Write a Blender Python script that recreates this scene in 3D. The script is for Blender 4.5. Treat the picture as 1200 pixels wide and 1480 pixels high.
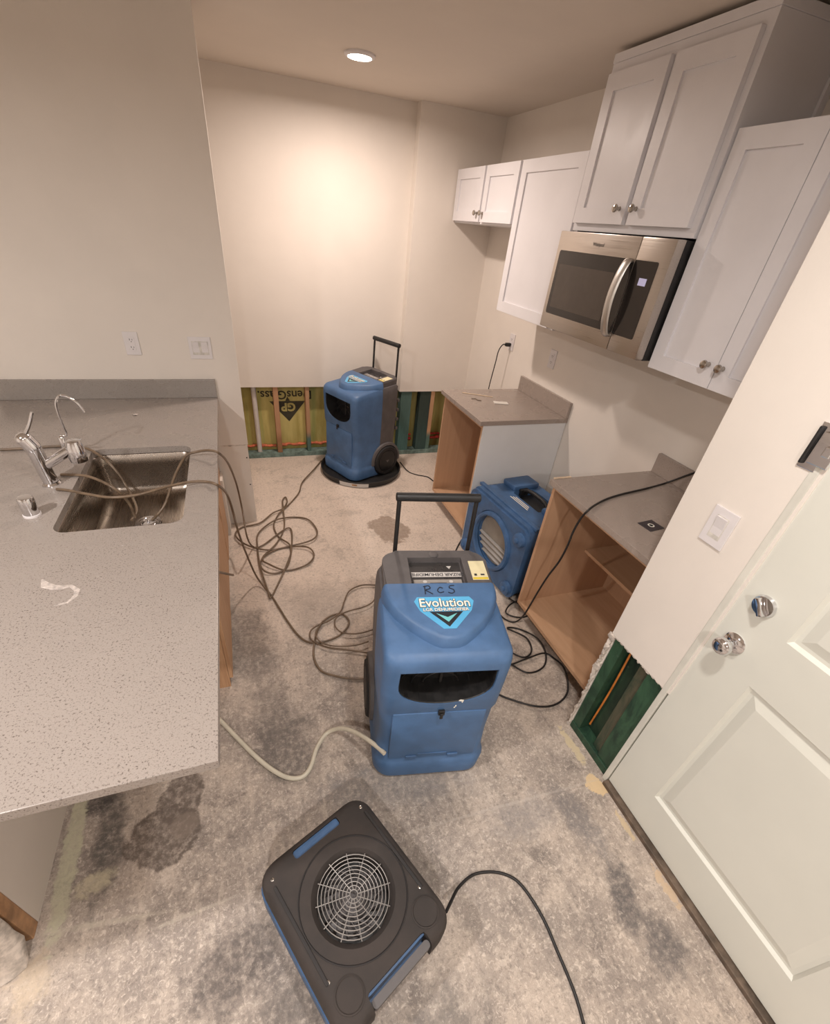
import bpy, bmesh, math, random
from mathutils import Vector, Matrix
random.seed(7)
for o in list(bpy.data.objects): bpy.data.objects.remove(o)
S = bpy.context.scene
C = S.collection

# ------------------------------------------------------------------ camera
CH, CF, CPITCH, CYAW, CROLL, CCX, CCY = 1.844, 645.917, -0.6325, 0.3884, 0.109, 588.07, 802.70
_f = Vector((math.sin(CYAW)*math.cos(CPITCH), math.cos(CYAW)*math.cos(CPITCH), math.sin(CPITCH)))
_r0 = Vector((math.cos(CYAW), -math.sin(CYAW), 0)); _u0 = _r0.cross(_f)
_R = _r0*math.cos(CROLL) + _u0*math.sin(CROLL); _U = _u0*math.cos(CROLL) - _r0*math.sin(CROLL)
_O = Vector((0, 0, CH))
cd = bpy.data.cameras.new('camera'); cam = bpy.data.objects.new('camera', cd); C.objects.link(cam)
m = Matrix.Identity(4)
for i in range(3):
    m[i][0] = _R[i]; m[i][1] = _U[i]; m[i][2] = -_f[i]; m[i][3] = _O[i]
cam.matrix_world = m
cd.sensor_fit = 'HORIZONTAL'; cd.sensor_width = 36; cd.lens = CF/1200*36
cd.shift_x = (600-CCX)/1200; cd.shift_y = (CCY-740)/1200; cd.clip_start = 0.02
S.camera = cam
def at(px, py, ax, v):                       # photo pixel -> point of the room on a coordinate plane
    d = _f + _R*((px-CCX)/CF) - _U*((py-CCY)/CF)
    return _O + d*((v-_O[ax])/d[ax])

# ------------------------------------------------------------------ world, exposure, room lamps, added fill lamps
S.view_settings.view_transform = 'Standard'; S.view_settings.look = 'None'
S.view_settings.gamma = 1; S.view_settings.use_curve_mapping = False
S.view_settings.exposure = 0.08
W = bpy.data.worlds.new('world'); S.world = W; W.use_nodes = True
W.node_tree.nodes['Background'].inputs[0].default_value = (1, .95, .88, 1)
W.node_tree.nodes['Background'].inputs[1].default_value = 0.02
ZC = 2.5235
KITCHEN_W, ENTRY_W, FILL_W = 21.5, 17, 44
LAMPS = [  # x, y, watts, colour, label
    (.778, 3.26, KITCHEN_W, (1, .845, .75), 'lit round recessed ceiling light above the kitchen alcove'),
    (.50, .30, ENTRY_W, (1, .945, .90), 'lit round recessed ceiling light by the entry door'),
    (-1.55, .5, FILL_W, (1, .94, .905), 'added round ceiling fill light, out of view on the bar side of the counter'),  # unseen lamp added as fill for the near side of the room
    (-.35, -1.4, FILL_W, (1, .94, .905), 'added round ceiling fill light, out of view in the hall behind the entry'),  # second added fill lamp, unseen behind the camera
]

# ------------------------------------------------------------------ materials
def lin(c):
    r = []
    for v in c:
        v /= 255.0
        r.append(v/12.92 if v <= .04045 else ((v+.055)/1.055)**2.4)
    return (*r, 1)
class NT:
    def __init__(s, name):
        s.m = bpy.data.materials.new(name); s.m.use_nodes = True
        s.t = s.m.node_tree; s.b = s.t.nodes['Principled BSDF']
        s.co = s.n('ShaderNodeTexCoord').outputs['Object']
    def n(s, ty, **k):
        x = s.t.nodes.new(ty)
        for a, v in k.items(): setattr(x, a, v)
        return x
    def l(s, a, b): s.t.links.new(a, b)
    def inp(s, node, i, v):
        if hasattr(v, 'is_linked') or hasattr(v, 'links'): s.l(v, node.inputs[i])
        else: node.inputs[i].default_value = v
    def map(s, loc=(0,0,0), rot=(0,0,0), sc=(1,1,1), vec=None, ty='POINT'):
        x = s.n('ShaderNodeMapping', vector_type=ty)
        x.inputs['Location'].default_value = loc; x.inputs['Rotation'].default_value = rot; x.inputs['Scale'].default_value = sc
        s.l(vec or s.co, x.inputs['Vector']); return x.outputs[0]
    def noise(s, sc, det=4, ro=.55, vec=None, dist=0):
        x = s.n('ShaderNodeTexNoise'); s.l(vec or s.co, x.inputs['Vector'])
        x.inputs['Scale'].default_value = sc; x.inputs['Detail'].default_value = det; x.inputs['Roughness'].default_value = ro
        x.inputs['Distortion'].default_value = dist
        return x.outputs['Fac']
    def ramp(s, fac, stops, interp='LINEAR'):
        x = s.n('ShaderNodeValToRGB'); s.l(fac, x.inputs[0]); e = x.color_ramp.elements; x.color_ramp.interpolation = interp
        while len(e) < len(stops): e.new(.5)
        for i, (p, c) in enumerate(stops):
            e[i].position = p; e[i].color = c if len(c) == 4 else lin(c)
        return x.outputs[0]
    def mix(s, fac, a, b, bt='MIX'):
        x = s.n('ShaderNodeMix', data_type='RGBA', blend_type=bt)
        s.inp(x, 0, fac); s.inp(x, 6, a); s.inp(x, 7, b); return x.outputs[2]
    def math(s, op, a, b=0.0, clamp=False):
        x = s.n('ShaderNodeMath', operation=op); x.use_clamp = clamp; s.inp(x, 0, a); s.inp(x, 1, b); return x.outputs[0]
    def rng(s, v, a, b, c=0., d=1.):
        x = s.n('ShaderNodeMapRange'); x.interpolation_type = 'SMOOTHSTEP'
        s.inp(x, 0, v); x.inputs[1].default_value = a; x.inputs[2].default_value = b; x.inputs[3].default_value = c; x.inputs[4].default_value = d
        return x.outputs[0]
    def bump(s, h, st, dist=.002):
        x = s.n('ShaderNodeBump'); s.l(h, x.inputs['Height']); x.inputs['Strength'].default_value = st; x.inputs['Distance'].default_value = dist
        s.l(x.outputs[0], s.b.inputs['Normal'])
    def out(s, col=None, rough=None, metal=None):
        if col is not None: s.inp(s.b, 'Base Color', col)
        if rough is not None: s.inp(s.b, 'Roughness', rough)
        if metal is not None: s.inp(s.b, 'Metallic', metal)
        return s.m
def sc(c, k): return tuple(min(255, v*k) for v in c)
def M(name, col, rough=.5, metal=0, var=.05, scale=14, bump=0, bscale=300, spec=None, coat=0, rv=.08):
    t = NT(name)
    n = t.noise(scale, 5, .6)
    c = t.mix(t.rng(n, .3, .7), lin(sc(col, 1-var)), lin(sc(col, 1+var)))
    if bump: t.bump(t.noise(bscale, 3), bump)
    if spec is not None: t.b.inputs['Specular IOR Level'].default_value = spec
    if coat: t.b.inputs['Coat Weight'].default_value = coat; t.b.inputs['Coat Roughness'].default_value = .15
    return t.out(c, t.rng(n, .2, .8, max(0, rough-rv), min(1, rough+rv)), metal)
def glow(name, col, strength):
    t = NT(name); t.b.inputs['Emission Color'].default_value = lin(col); t.b.inputs['Emission Strength'].default_value = strength
    return t.out(lin(col), .5)

MT = {}
MT['wall'] = M('wall_paint', (228, 220, 211), .75, var=.015, scale=1.5, bump=.12, bscale=160)
MT['ceiling'] = M('ceiling_paint', (220, 209, 197), .85, var=.015, scale=1.2, bump=.15, bscale=120)
MT['cutwall'] = M('cut_drywall', (205, 200, 192), .9, var=.08, scale=30, bump=.3, bscale=120)
MT['gypsum'] = M('torn_gypsum', (196, 186, 176), .95, var=.12, scale=40, bump=.8, bscale=90)
MT['door'] = M('door_paint', (218, 218, 208), .42, var=.012, scale=2, bump=.03, bscale=80)
MT['jamb'] = M('jamb_paint', (214, 212, 202), .5, var=.03, scale=9)
MT['cab'] = M('white_cabinet_paint', (229, 227, 230), .38, var=.012, scale=3)
MT['cabside'] = M('white_melamine', (222, 222, 222), .45, var=.015, scale=3)
MT['chrome'] = M('chrome', (225, 225, 228), .09, 1, var=.02, rv=.03)
MT['nickel'] = M('satin_nickel', (178, 172, 164), .24, 1, var=.03)
MT['black'] = M('black_plastic', (30, 29, 29), .5, var=.2, scale=25, bump=.1, bscale=500)
MT['fancover'] = M('worn_black_plastic', (54, 48, 45), .8, var=.14, scale=9, bump=.15, bscale=500)
MT['fanridge'] = M('black_plastic_ridge', (38, 35, 35), .7, var=.12, scale=12)
MT['rubber'] = M('black_rubber', (34, 32, 32), .75, var=.15, scale=20)
MT['grey'] = M('charcoal_plastic', (88, 84, 84), .55, var=.07, scale=14, bump=.12, bscale=500)
MT['blue'] = M('blue_rotomoulded_plastic', (74, 106, 146), .48, var=.06, scale=10, bump=.14, bscale=350)
MT['bluedk'] = M('blue_moulded_plastic', (66, 98, 138), .5, var=.09, scale=12, bump=.14, bscale=350)
MT['bluelt'] = M('badge_sky_blue', (92, 176, 222), .35, var=.02)
MT['badgedk'] = M('badge_dark', (44, 46, 52), .35, var=.05)
MT['badgewh'] = M('badge_white', (240, 236, 224), .4, var=.01)
MT['badgeteal'] = M('badge_teal', (120, 200, 205), .4, var=.05)
MT['ink'] = M('marker_ink', (32, 38, 52), .5, var=.1)
MT['sticker'] = M('cream_sticker', (226, 216, 176), .5, var=.02)
MT['stickyel'] = M('yellow_sticker_band', (214, 190, 60), .5, var=.02)
MT['screen'] = M('control_face', (58, 56, 56), .3, var=.04)
MT['screenlt'] = M('control_face_light', (150, 144, 138), .35, var=.04)
MT['cord'] = M('black_cord', (30, 27, 26), .5, var=.1, scale=30)
MT['hose'] = M('brown_vinyl_tube', (112, 94, 76), .38, var=.1, scale=20)
MT['whitehose'] = M('cream_hose', (205, 198, 180), .42, var=.03, scale=20)
MT['plate'] = M('white_plate', (222, 217, 217), .35, var=.008)
MT['slot'] = M('dark_slot', (40, 36, 34), .6)
MT['glass'] = M('black_microwave_glass', (40, 36, 34), .08, var=.05, rv=.02, spec=.7)
MT['mesh'] = M('microwave_window', (74, 66, 60), .14, var=.04, rv=.03, spec=.6)
MT['lcd'] = glow('lit_display', (180, 178, 210), .3)
MT['print'] = M('light_print', (196, 192, 188), .5, var=.02)
MT['sheathprint'] = M('sheathing_print', (62, 58, 44), .8, var=.12, scale=30)
MT['teal'] = M('teal_treated_timber', (110, 130, 123), .8, var=.18, scale=22, bump=.3, bscale=90)
MT['foam'] = M('orange_sealant', (206, 112, 78), .6, var=.14, scale=30, bump=.4, bscale=70)
MT['redfoam'] = M('red_sealant', (196, 66, 58), .65, var=.2, scale=40, bump=.4, bscale=70)
MT['pvc'] = M('white_pipe', (206, 198, 192), .4, var=.03)
MT['copper'] = M('orange_wire', (190, 112, 44), .5, var=.1, scale=20)
MT['brownwood'] = M('brown_framing_timber', (172, 134, 100), .8, var=.15, scale=14, bump=.3, bscale=80)
MT['sill'] = M('door_sill_metal', (104, 90, 78), .55, .3, var=.2, scale=20)
MT['paper'] = M('white_paper', (226, 220, 212), .8, var=.03)
MT['card'] = M('dark_card', (58, 52, 56), .5, var=.05)
MT['smear'] = M('dried_white_compound', (182, 172, 165), .7, var=.12, scale=60, bump=.5, bscale=120)
MT['filter'] = M('grey_filter_media', (150, 142, 132), .7, var=.06, scale=8, bump=.2, bscale=200)
MT['bare'] = M('bare_wood_stick', (206, 184, 158), .7, var=.08, scale=30)
MT['lens'] = glow('lit_lamp_lens', (255, 246, 232), 16)

def wood(name, a, b, axis=2, scale=5, rough=.55):
    t = NT(name); k = [16, 16, 16]; k[axis] = .9
    v = t.map(sc=tuple(k)); n = t.noise(scale, 6, .6, v, .6); n2 = t.noise(1.7, 3)
    c = t.mix(t.rng(n, .3, .7), lin(a), lin(b)); c = t.mix(t.math('MULTIPLY', n2, .22), c, lin(sc(a, .8)))
    t.bump(n, .08); return t.out(c, rough)
MT['melwood'] = wood('maple_melamine', (192, 152, 120), (200, 160, 127), 2, 2)
MT['melwoodh'] = wood('maple_melamine_board', (200, 160, 126), (209, 170, 136), 1, 2)
MT['ply'] = wood('plywood_skin', (186, 142, 106), (212, 170, 132), 2, 4)
MT['kick'] = wood('brown_kick_board', (120, 98, 80), (146, 120, 96), 1, 4, .7)

def brushed(name, col, rough, ax):
    t = NT(name); k = [260, 260, 260]; k[ax] = 3
    n = t.noise(1, 3, .6, t.map(sc=tuple(k)))
    c = t.mix(n, lin(sc(col, .94)), lin(sc(col, 1.05))); t.bump(n, .05, .0006)
    return t.out(c, t.rng(n, .2, .8, rough-.04, rough+.06), 1)
MT['steel'] = brushed('brushed_steel', (192, 184, 176), .30, 1)
MT['wire'] = M('grey_wire', (150, 146, 142), .4, .3, var=.06)
MT['handlesteel'] = brushed('handle_steel', (205, 202, 198), .36, 2)
MT['sinksteel'] = brushed('sink_steel', (150, 140, 130), .27, 1)

def stud_mat(name, up, low, zt, blend=.04):
    t = NT(name); k = t.noise(9, 4)
    sep = t.n('ShaderNodeSeparateXYZ'); t.l(t.co, sep.inputs[0])
    z = t.math('ADD', sep.outputs[2], t.math('MULTIPLY', t.math('SUBTRACT', k, .5), .09))
    f = t.rng(z, zt-blend, zt+blend)
    g = t.noise(6, 5, .6, t.map(sc=(30, 30, 2)))
    a = t.mix(g, lin(sc(low, .75)), lin(sc(low, 1.2))); b = t.mix(g, lin(sc(up, .86)), lin(sc(up, 1.1)))
    t.bump(g, .2); return t.out(t.mix(f, a, b), .8)
MT['stud'] = stud_mat('pine_stud_teal_foot', (188, 146, 112), (86, 112, 104), .2)
MT['studbrown'] = stud_mat('pine_stud', (186, 142, 108), (150, 110, 78), .2)
MT['studteal'] = stud_mat('teal_stud', (80, 106, 100), (74, 108, 104), .3, .2)
MT['studdark'] = stud_mat('dark_green_stud', (50, 62, 56), (52, 74, 70), .3, .2)
def green_mat(name, a, b, s):
    t = NT(name); n = t.noise(s, 7, .65, t.map(sc=(6, 6, 2.2)), 1.2); n2 = t.noise(22, 5)
    c = t.mix(t.rng(n, .35, .65), lin(a), lin(b)); c = t.mix(t.math('MULTIPLY', t.rng(n2, .66, .8), .4), c, lin((150, 156, 138)))
    t.bump(n, .3); return t.out(c, .55)
MT['green'] = green_mat('green_treated_timber', (24, 50, 38), (54, 88, 64), 1.6)
MT['greendk'] = green_mat('dark_green_board', (20, 40, 30), (44, 66, 48), 1.4)
MT['greenbrown'] = green_mat('green_brown_timber', (36, 58, 44), (92, 86, 68), 1.4)
def sheath():
    t = NT('yellow_sheathing'); n = t.noise(3, 6, .6, t.map(sc=(3, 3, .6))); n2 = t.noise(2.2, 2, .5, t.map(sc=(5, 1, .25)))
    c = t.mix(t.rng(n, .3, .7), lin((166, 152, 84)), lin((204, 190, 122)))
    c = t.mix(t.math('MULTIPLY', t.rng(n2, .5, .68), .45), c, lin((112, 142, 76)))
    return t.out(c, .8)
MT['sheath'] = sheath()
def quartz(name, base, dark, amt=.8):
    t = NT(name)
    f = t.rng(t.noise(200, 2, .5), .60, .645); f2 = t.rng(t.noise(320, 2, .5), .57, .64); n = t.noise(4, 5); cl = t.rng(t.noise(14, 3), .3, .7, .55, 1)
    c = t.mix(n, lin(sc(base, .96)), lin(sc(base, 1.03)))
    c = t.mix(t.math('MULTIPLY', f2, .35), c, lin(sc(dark, 1.2)))
    c = t.mix(t.math('MULTIPLY', t.math('MULTIPLY', f, cl), amt), c, lin(dark))
    return t.out(c, t.rng(n, .2, .8, .22, .32))
MT['quartz'] = quartz('speckled_quartz', (156, 147, 140), (84, 72, 66))
MT['quartzedge'] = quartz('speckled_quartz_splash', (150, 143, 137), (108, 98, 92), .5)
MT['quartzr'] = quartz('grey_quartz', (160, 147, 138), (122, 108, 100), .5)

def floor_mat():
    t = NT('scraped_concrete')
    n1 = t.noise(2.6, 12, .66); n2 = t.noise(15, 12, .76, None, .2); fine = t.noise(42, 9, .75); grit = t.noise(170, 4, .7); n5 = t.noise(5.2, 12, .72, t.map(loc=(3.1, 1.7, 0)), .3)
    streak = t.noise(3, 10, .7, t.map(rot=(0,0,.3), sc=(7, 1.2, 1)), .4); scr = t.noise(3, 10, .7, t.map(rot=(0,0,1.25), sc=(9, 1.0, 1)), .3)
    sep = t.n('ShaderNodeSeparateXYZ'); t.l(t.co, sep.inputs[0])
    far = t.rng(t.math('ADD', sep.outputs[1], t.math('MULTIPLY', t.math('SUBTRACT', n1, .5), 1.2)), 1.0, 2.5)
    k = t.math('ADD', t.math('MULTIPLY', n2, .5), t.math('MULTIPLY', fine, .5))
    c = t.mix(t.rng(n1, .40, .60), lin((150, 139, 130)), lin((184, 170, 157)))
    c = t.mix(t.math('MULTIPLY', t.rng(streak, .50, .62), .35), c, lin((206, 191, 176)))
    c = t.mix(t.math('MULTIPLY', t.rng(scr, .54, .64), .3), c, lin((128, 119, 113)))
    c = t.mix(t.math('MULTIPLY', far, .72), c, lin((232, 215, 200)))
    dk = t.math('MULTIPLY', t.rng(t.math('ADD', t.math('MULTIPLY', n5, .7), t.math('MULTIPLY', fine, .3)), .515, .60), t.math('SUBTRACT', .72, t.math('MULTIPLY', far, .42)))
    c = t.mix(dk, c, lin((116, 107, 101)))
    c = t.mix(t.math('MULTIPLY', t.rng(k, .50, .60), .5), c, lin((216, 203, 189)))
    c = t.mix(t.math('MULTIPLY', t.rng(fine, .40, .30), .5), c, lin((96, 90, 86)))
    fl2 = t.noise(75, 9, .8, None, .8)
    c = t.mix(t.math('MULTIPLY', t.rng(fl2, .54, .60), .52), c, lin((232, 219, 205)))
    c = t.mix(t.math('MULTIPLY', t.rng(fl2, .46, .40), .5), c, lin((104, 96, 91)))
    c = t.mix(t.math('MULTIPLY', t.rng(grit, .60, .72), .35), c, lin((226, 216, 204)))
    c = t.mix(t.math('MULTIPLY', t.rng(grit, .40, .30), .3), c, lin((110, 103, 98)))
    fn2 = k
    def blob(c, cx, cy, rx, ry, rot, col, amt, amp=.5, ns=5, soft=.08, tex=.5):
        x = t.n('ShaderNodeMapping', vector_type='TEXTURE'); t.l(t.co, x.inputs['Vector'])
        x.inputs['Location'].default_value = (cx, cy, 0); x.inputs['Rotation'].default_value = (0, 0, rot); x.inputs['Scale'].default_value = (rx, ry, 1e3)
        d = t.n('ShaderNodeVectorMath', operation='LENGTH'); t.l(x.outputs[0], d.inputs[0])
        v = t.math('ADD', d.outputs['Value'], t.math('MULTIPLY', t.math('SUBTRACT', t.noise(ns, 9, .68, None, .4), .5), amp))
        f = t.math('MULTIPLY', t.rng(v, 1-soft, 1+soft, 1, 0), amt)
        if tex: f = t.math('MULTIPLY', f, t.rng(fine, .62, .40, 1-tex, 1))
        return t.mix(f, c, lin(col))
    # dark scuffed patches, wet patch and leftover adhesive
    for a in [(-.22, .44, .12, .10, .4, (80, 73, 70), .85, 2.6, 9, .45), (-.06, .30, .17, .08, .4, (84, 78, 74), .75, 2.6, 9, .45), (.01, 1.11, .13, .15, 0, (96, 90, 86), .8, 2.6, 10, .45),
              (-.13, 1.75, .12, .28, .1, (108, 102, 97), .75, 2.6, 9, .5), (-.05, 1.3, .1, .14, .1, (100, 94, 90), .65, 2.6, 10, .5), (1.07, .24, .05, .12, -.35, (82, 79, 80), .85, 2.4, 13, .45),
              (1.1, .08, .07, .09, .2, (90, 86, 86), .8, 2.4, 12, .45), (.2, .1, .26, .09, .2, (100, 96, 92), .6, 2.6, 8, .5), (1.07, .5, .05, .14, .2, (112, 109, 110), .65, 2.4, 12, .45),
              (.40, .84, .27, .08, -.2, (112, 111, 112), .65, 2.4, 9, .45), (-.64, .95, .045, .2, 0, (88, 84, 80), .9, 2.6, 14, .45), (-.70, 1.08, .05, .04, 0, (70, 66, 64), .9, 2.4, 18, .35),
              (.86, .57, .14, .07, .1, (124, 122, 124), .55, 2.4, 9, .5), (.3, 2.0, .18, .18, 0, (150, 139, 130), .55, 2.6, 8, .5)]:
        c = blob(c, *a)
    pw = at(240, 1195, 2, 0)
    wa = at(238, 1207, 2, 0); wb_ = at(262, 1150, 2, 0)
    c = blob(c, wb_.x, wb_.y, .085, .10, -.5, (98, 87, 79), .95, 1.4, 6, .06, .5)
    c = blob(c, wa.x, wa.y, .115, .110, .3, (98, 87, 79), .95, 1.4, 6, .06, .5)
    c = blob(c, pw.x+.06, pw.y-.01, .05, .045, .4, (128, 115, 104), .7, 1.5, 12, .2, .2)
    p = at(562, 765, 2, 0); c = blob(c, p.x, p.y, .14, .17, .3, (150, 132, 117), .9, 1.8, 7, .1, .25)
    for a in [(-.752, .93, .028, .27, 0, (196, 192, 166), .95, 2.2, 24, .2, .4), (-.66, .80, .05, .03, .3, (206, 195, 168), .8, 3.5, 22, .4),
              (1.225, .595, .035, .05, .5, (216, 190, 150), .97, 2.4, 20, .08, .1), (1.238, .78, .018, .09, 0, (206, 190, 156), .9, 4, 26, .15, .2),
              (1.238, .43, .012, .05, 0, (204, 184, 150), .9, 4, 26, .15, .2), (1.238, .20, .016, .06, 0, (206, 182, 152), .9, 4, 26, .15, .2),
              (-.78, .57, .05, .06, 0, (204, 186, 162), .7, 4, 16, .4)]:
        c = blob(c, *a)
    def line(c, px0, py0, px1, py1, w, col, amt):
        a = at(px0, py0, 2, 0); b = at(px1, py1, 2, 0); mid_ = (a+b)/2; d = b-a
        return blob(c, mid_.x, mid_.y, d.length/2, w, math.atan2(d.y, d.x), col, amt, 1.6, 26, .5, .6)
    c = line(c, 215, 1345, 330, 1300, .006, (206, 196, 180), .5)
    c = line(c, 600, 1200, 860, 1128, .006, (196, 186, 176), .5)
    c = line(c, 60, 1350, 230, 1320, .008, (206, 196, 178), .5)
    t.bump(k, .5, .004)
    return t.out(c, t.rng(k, .4, .65, .6, .9))
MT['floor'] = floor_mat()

# ------------------------------------------------------------------ mesh helpers
def mesh_obj(name, me, mat, parent=None, smooth=None):
    o = bpy.data.objects.new(name, me); C.objects.link(o)
    if isinstance(mat, str): mat = MT[mat]
    if mat: me.materials.clear(); me.materials.append(mat)
    if parent: o.parent = parent
    if smooth is not None and len(me.polygons):
        me.polygons.foreach_set('use_smooth', [True]*len(me.polygons)); me.set_sharp_from_angle(angle=math.radians(smooth))
    return o
def obj(name, bm, mat, parent=None, smooth=None):
    me = bpy.data.meshes.new(name); bmesh.ops.recalc_face_normals(bm, faces=bm.faces); bm.to_mesh(me); bm.free()
    return mesh_obj(name, me, mat, parent, smooth)
def tag(o, label, cat, group=None):
    o['label'] = label; o['category'] = cat
    if group: o['group'] = group
    return o
def thing(name, label, cat, loc=(0,0,0), rz=0, group=None):
    o = bpy.data.objects.new(name, None); C.objects.link(o); o.empty_display_size = .05
    o.location = loc; o.rotation_euler = (0, 0, rz); return tag(o, label, cat, group)
def struct(o): o['kind'] = 'structure'; return o
def box(bm, x0, x1, y0, y1, z0, z1, bev=0, seg=2):
    r = bmesh.ops.create_cube(bm, size=1, matrix=Matrix.Translation(((x0+x1)/2, (y0+y1)/2, (z0+z1)/2)) @ Matrix.Diagonal((x1-x0, y1-y0, z1-z0, 1)))
    if bev:
        es = list({e for v in r['verts'] for e in v.link_edges})
        bmesh.ops.bevel(bm, geom=es, offset=bev, segments=seg, affect='EDGES', profile=.6)
    return bm
def B(*a, bev=0, seg=2): return box(bmesh.new(), *a, bev=bev, seg=seg)
def boxes(lst, bev=0):
    bm = bmesh.new()
    for a in lst: box(bm, *a, bev=bev)
    return bm
def smooth_path(pts, n=8, closed=False):
    P = [Vector(p) for p in pts]; out = []; N = len(P)
    for i in range(N if closed else N-1):
        g = (lambda j: P[j % N]) if closed else (lambda j: P[max(0, min(N-1, j))])
        p0, p1, p2, p3 = g(i-1), g(i), g(i+1), g(i+2)
        for k in range(n):
            t = k/n
            out.append(.5*((2*p1) + (p2-p0)*t + (2*p0-5*p1+4*p2-p3)*t*t + (3*p1-p0-3*p2+p3)*t**3))
    if not closed: out.append(P[-1].copy())
    return out
def tube(bm, path, r, seg=8, closed=False):
    N = len(path); rings = []; up = None
    for i, p in enumerate(path):
        a = path[(i-1) % N] if (closed or i) else p; b = path[(i+1) % N] if (closed or i < N-1) else p
        t = (b-a).normalized() if (b-a).length > 1e-9 else Vector((0, 0, 1))
        if up is None:
            up = Vector((0, 0, 1)) if abs(t.z) < .9 else Vector((1, 0, 0))
        s = t.cross(up)
        if s.length < 1e-4: s = t.cross(Vector((1, .3, 0)))
        s.normalize(); up = s.cross(t).normalized()
        rr = r[i] if isinstance(r, (list, tuple)) else r
        rings.append([bm.verts.new(p + (s*math.cos(q) + up*math.sin(q))*rr) for q in [2*math.pi*k/seg for k in range(seg)]])
    for i in range(N if closed else N-1):
        A, Bb = rings[i], rings[(i+1) % N]
        for k in range(seg): bm.faces.new((A[k], A[(k+1) % seg], Bb[(k+1) % seg], Bb[k]))
    if not closed: bm.faces.new(rings[0][::-1]); bm.faces.new(rings[-1])
    return bm
def T(pts, r, seg=8, n=8, raw=False): return tube(bmesh.new(), [Vector(p) for p in pts] if raw else smooth_path(pts, n), r, seg)
def prism(bm, poly, f0, f1):                # poly of 2D points; f0/f1 map 2D -> 3D for both caps
    a = [bm.verts.new(f0(*p)) for p in poly]; b = [bm.verts.new(f1(*p)) for p in poly]; n = len(poly)
    bm.faces.new(a[::-1]); bm.faces.new(b)
    for i in range(n): bm.faces.new((a[i], a[(i+1) % n], b[(i+1) % n], b[i]))
    return bm
def PR(poly, f0, f1): return prism(bmesh.new(), poly, f0, f1)
def loft(bm, rings, cap0=True, cap1=True):
    vs = [[bm.verts.new(p) for p in r] for r in rings]; n = len(vs[0])
    for a, b in zip(vs, vs[1:]):
        for k in range(n): bm.faces.new((a[k], a[(k+1) % n], b[(k+1) % n], b[k]))
    if cap0: bm.faces.new(vs[0][::-1])
    if cap1: bm.faces.new(vs[-1])
    return bm
def lathe(bm, prof, ctr, axis='z', seg=28, cap=True):   # prof = (radius, height)
    rings = []
    for r, h in prof:
        ring = []
        for k in range(seg):
            c, s = math.cos(2*math.pi*k/seg)*r, math.sin(2*math.pi*k/seg)*r
            v = {'z': (c, s, h), 'x': (h, c, s), 'y': (c, h, s)}[axis]
            ring.append(Vector(ctr)+Vector(v))
        rings.append(ring)
    return loft(bm, rings, cap, cap)
def L(prof, ctr, axis='z', seg=28, cap=True): return lathe(bmesh.new(), prof, ctr, axis, seg, cap)
def rrect(x0, x1, y0, y1, r, n=5):
    out = []
    for cx, cy, a0 in ((x1-r, y1-r, 0), (x0+r, y1-r, 90), (x0+r, y0+r, 180), (x1-r, y0+r, 270)):
        for k in range(n+1):
            a = math.radians(a0+90*k/n); out.append((cx+r*math.cos(a), cy+r*math.sin(a)))
    return out
def diff(bm, *cutters):
    bmesh.ops.recalc_face_normals(bm, faces=bm.faces)
    me = bpy.data.meshes.new('tmp'); bm.to_mesh(me); bm.free(); o = bpy.data.objects.new('tmp', me); C.objects.link(o); cs = []
    for cb in cutters:
        bmesh.ops.recalc_face_normals(cb, faces=cb.faces)
        cm = bpy.data.meshes.new('tmpc'); cb.to_mesh(cm); cb.free(); co = bpy.data.objects.new('tmpc', cm); C.objects.link(co); cs.append(co)
        md = o.modifiers.new('b', 'BOOLEAN'); md.operation = 'DIFFERENCE'; md.object = co; md.solver = 'EXACT'
    bpy.context.view_layer.update()
    r = bpy.data.meshes.new_from_object(o.evaluated_get(bpy.context.evaluated_depsgraph_get()))
    out = bmesh.new(); out.from_mesh(r)
    for x in [o]+cs: bpy.data.objects.remove(x)
    for x in (me, r): bpy.data.meshes.remove(x)
    return out
def keep(bm, co, no):                       # keep the half of a closed mesh on the +no side
    g = bm.verts[:]+bm.edges[:]+bm.faces[:]
    r = bmesh.ops.bisect_plane(bm, geom=g, plane_co=co, plane_no=no, clear_inner=True, dist=1e-5)
    return bm
def text(s, size, mat, parent, fn, name='lettering', offset=0, align='CENTER', sx=1, shear=0):
    cu = bpy.data.curves.new('t', 'FONT'); cu.body = s; cu.size = size; cu.align_x = align; cu.align_y = 'CENTER'; cu.offset = offset; cu.shear = shear
    cu.resolution_u = 3
    o = bpy.data.objects.new('t', cu); C.objects.link(o); bpy.context.view_layer.update()
    me = bpy.data.meshes.new_from_object(o.evaluated_get(bpy.context.evaluated_depsgraph_get())); bpy.data.objects.remove(o); bpy.data.curves.remove(cu)
    for v in me.vertices: v.co = fn(v.co.x*sx, v.co.y)
    me.name = name; return mesh_obj(name, me, mat, parent)

# ------------------------------------------------------------------ room numbers
XC, YN, YW, YB, YB2, XR, XD, YD1, YD2 = -.139, .5706, 2.952, 4.042, 3.955, 2.025, 1.2767, .8867, .5916
ZK = .914; XJ = 1.372; ZCUT, ZCUT2 = .642, .62

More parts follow.
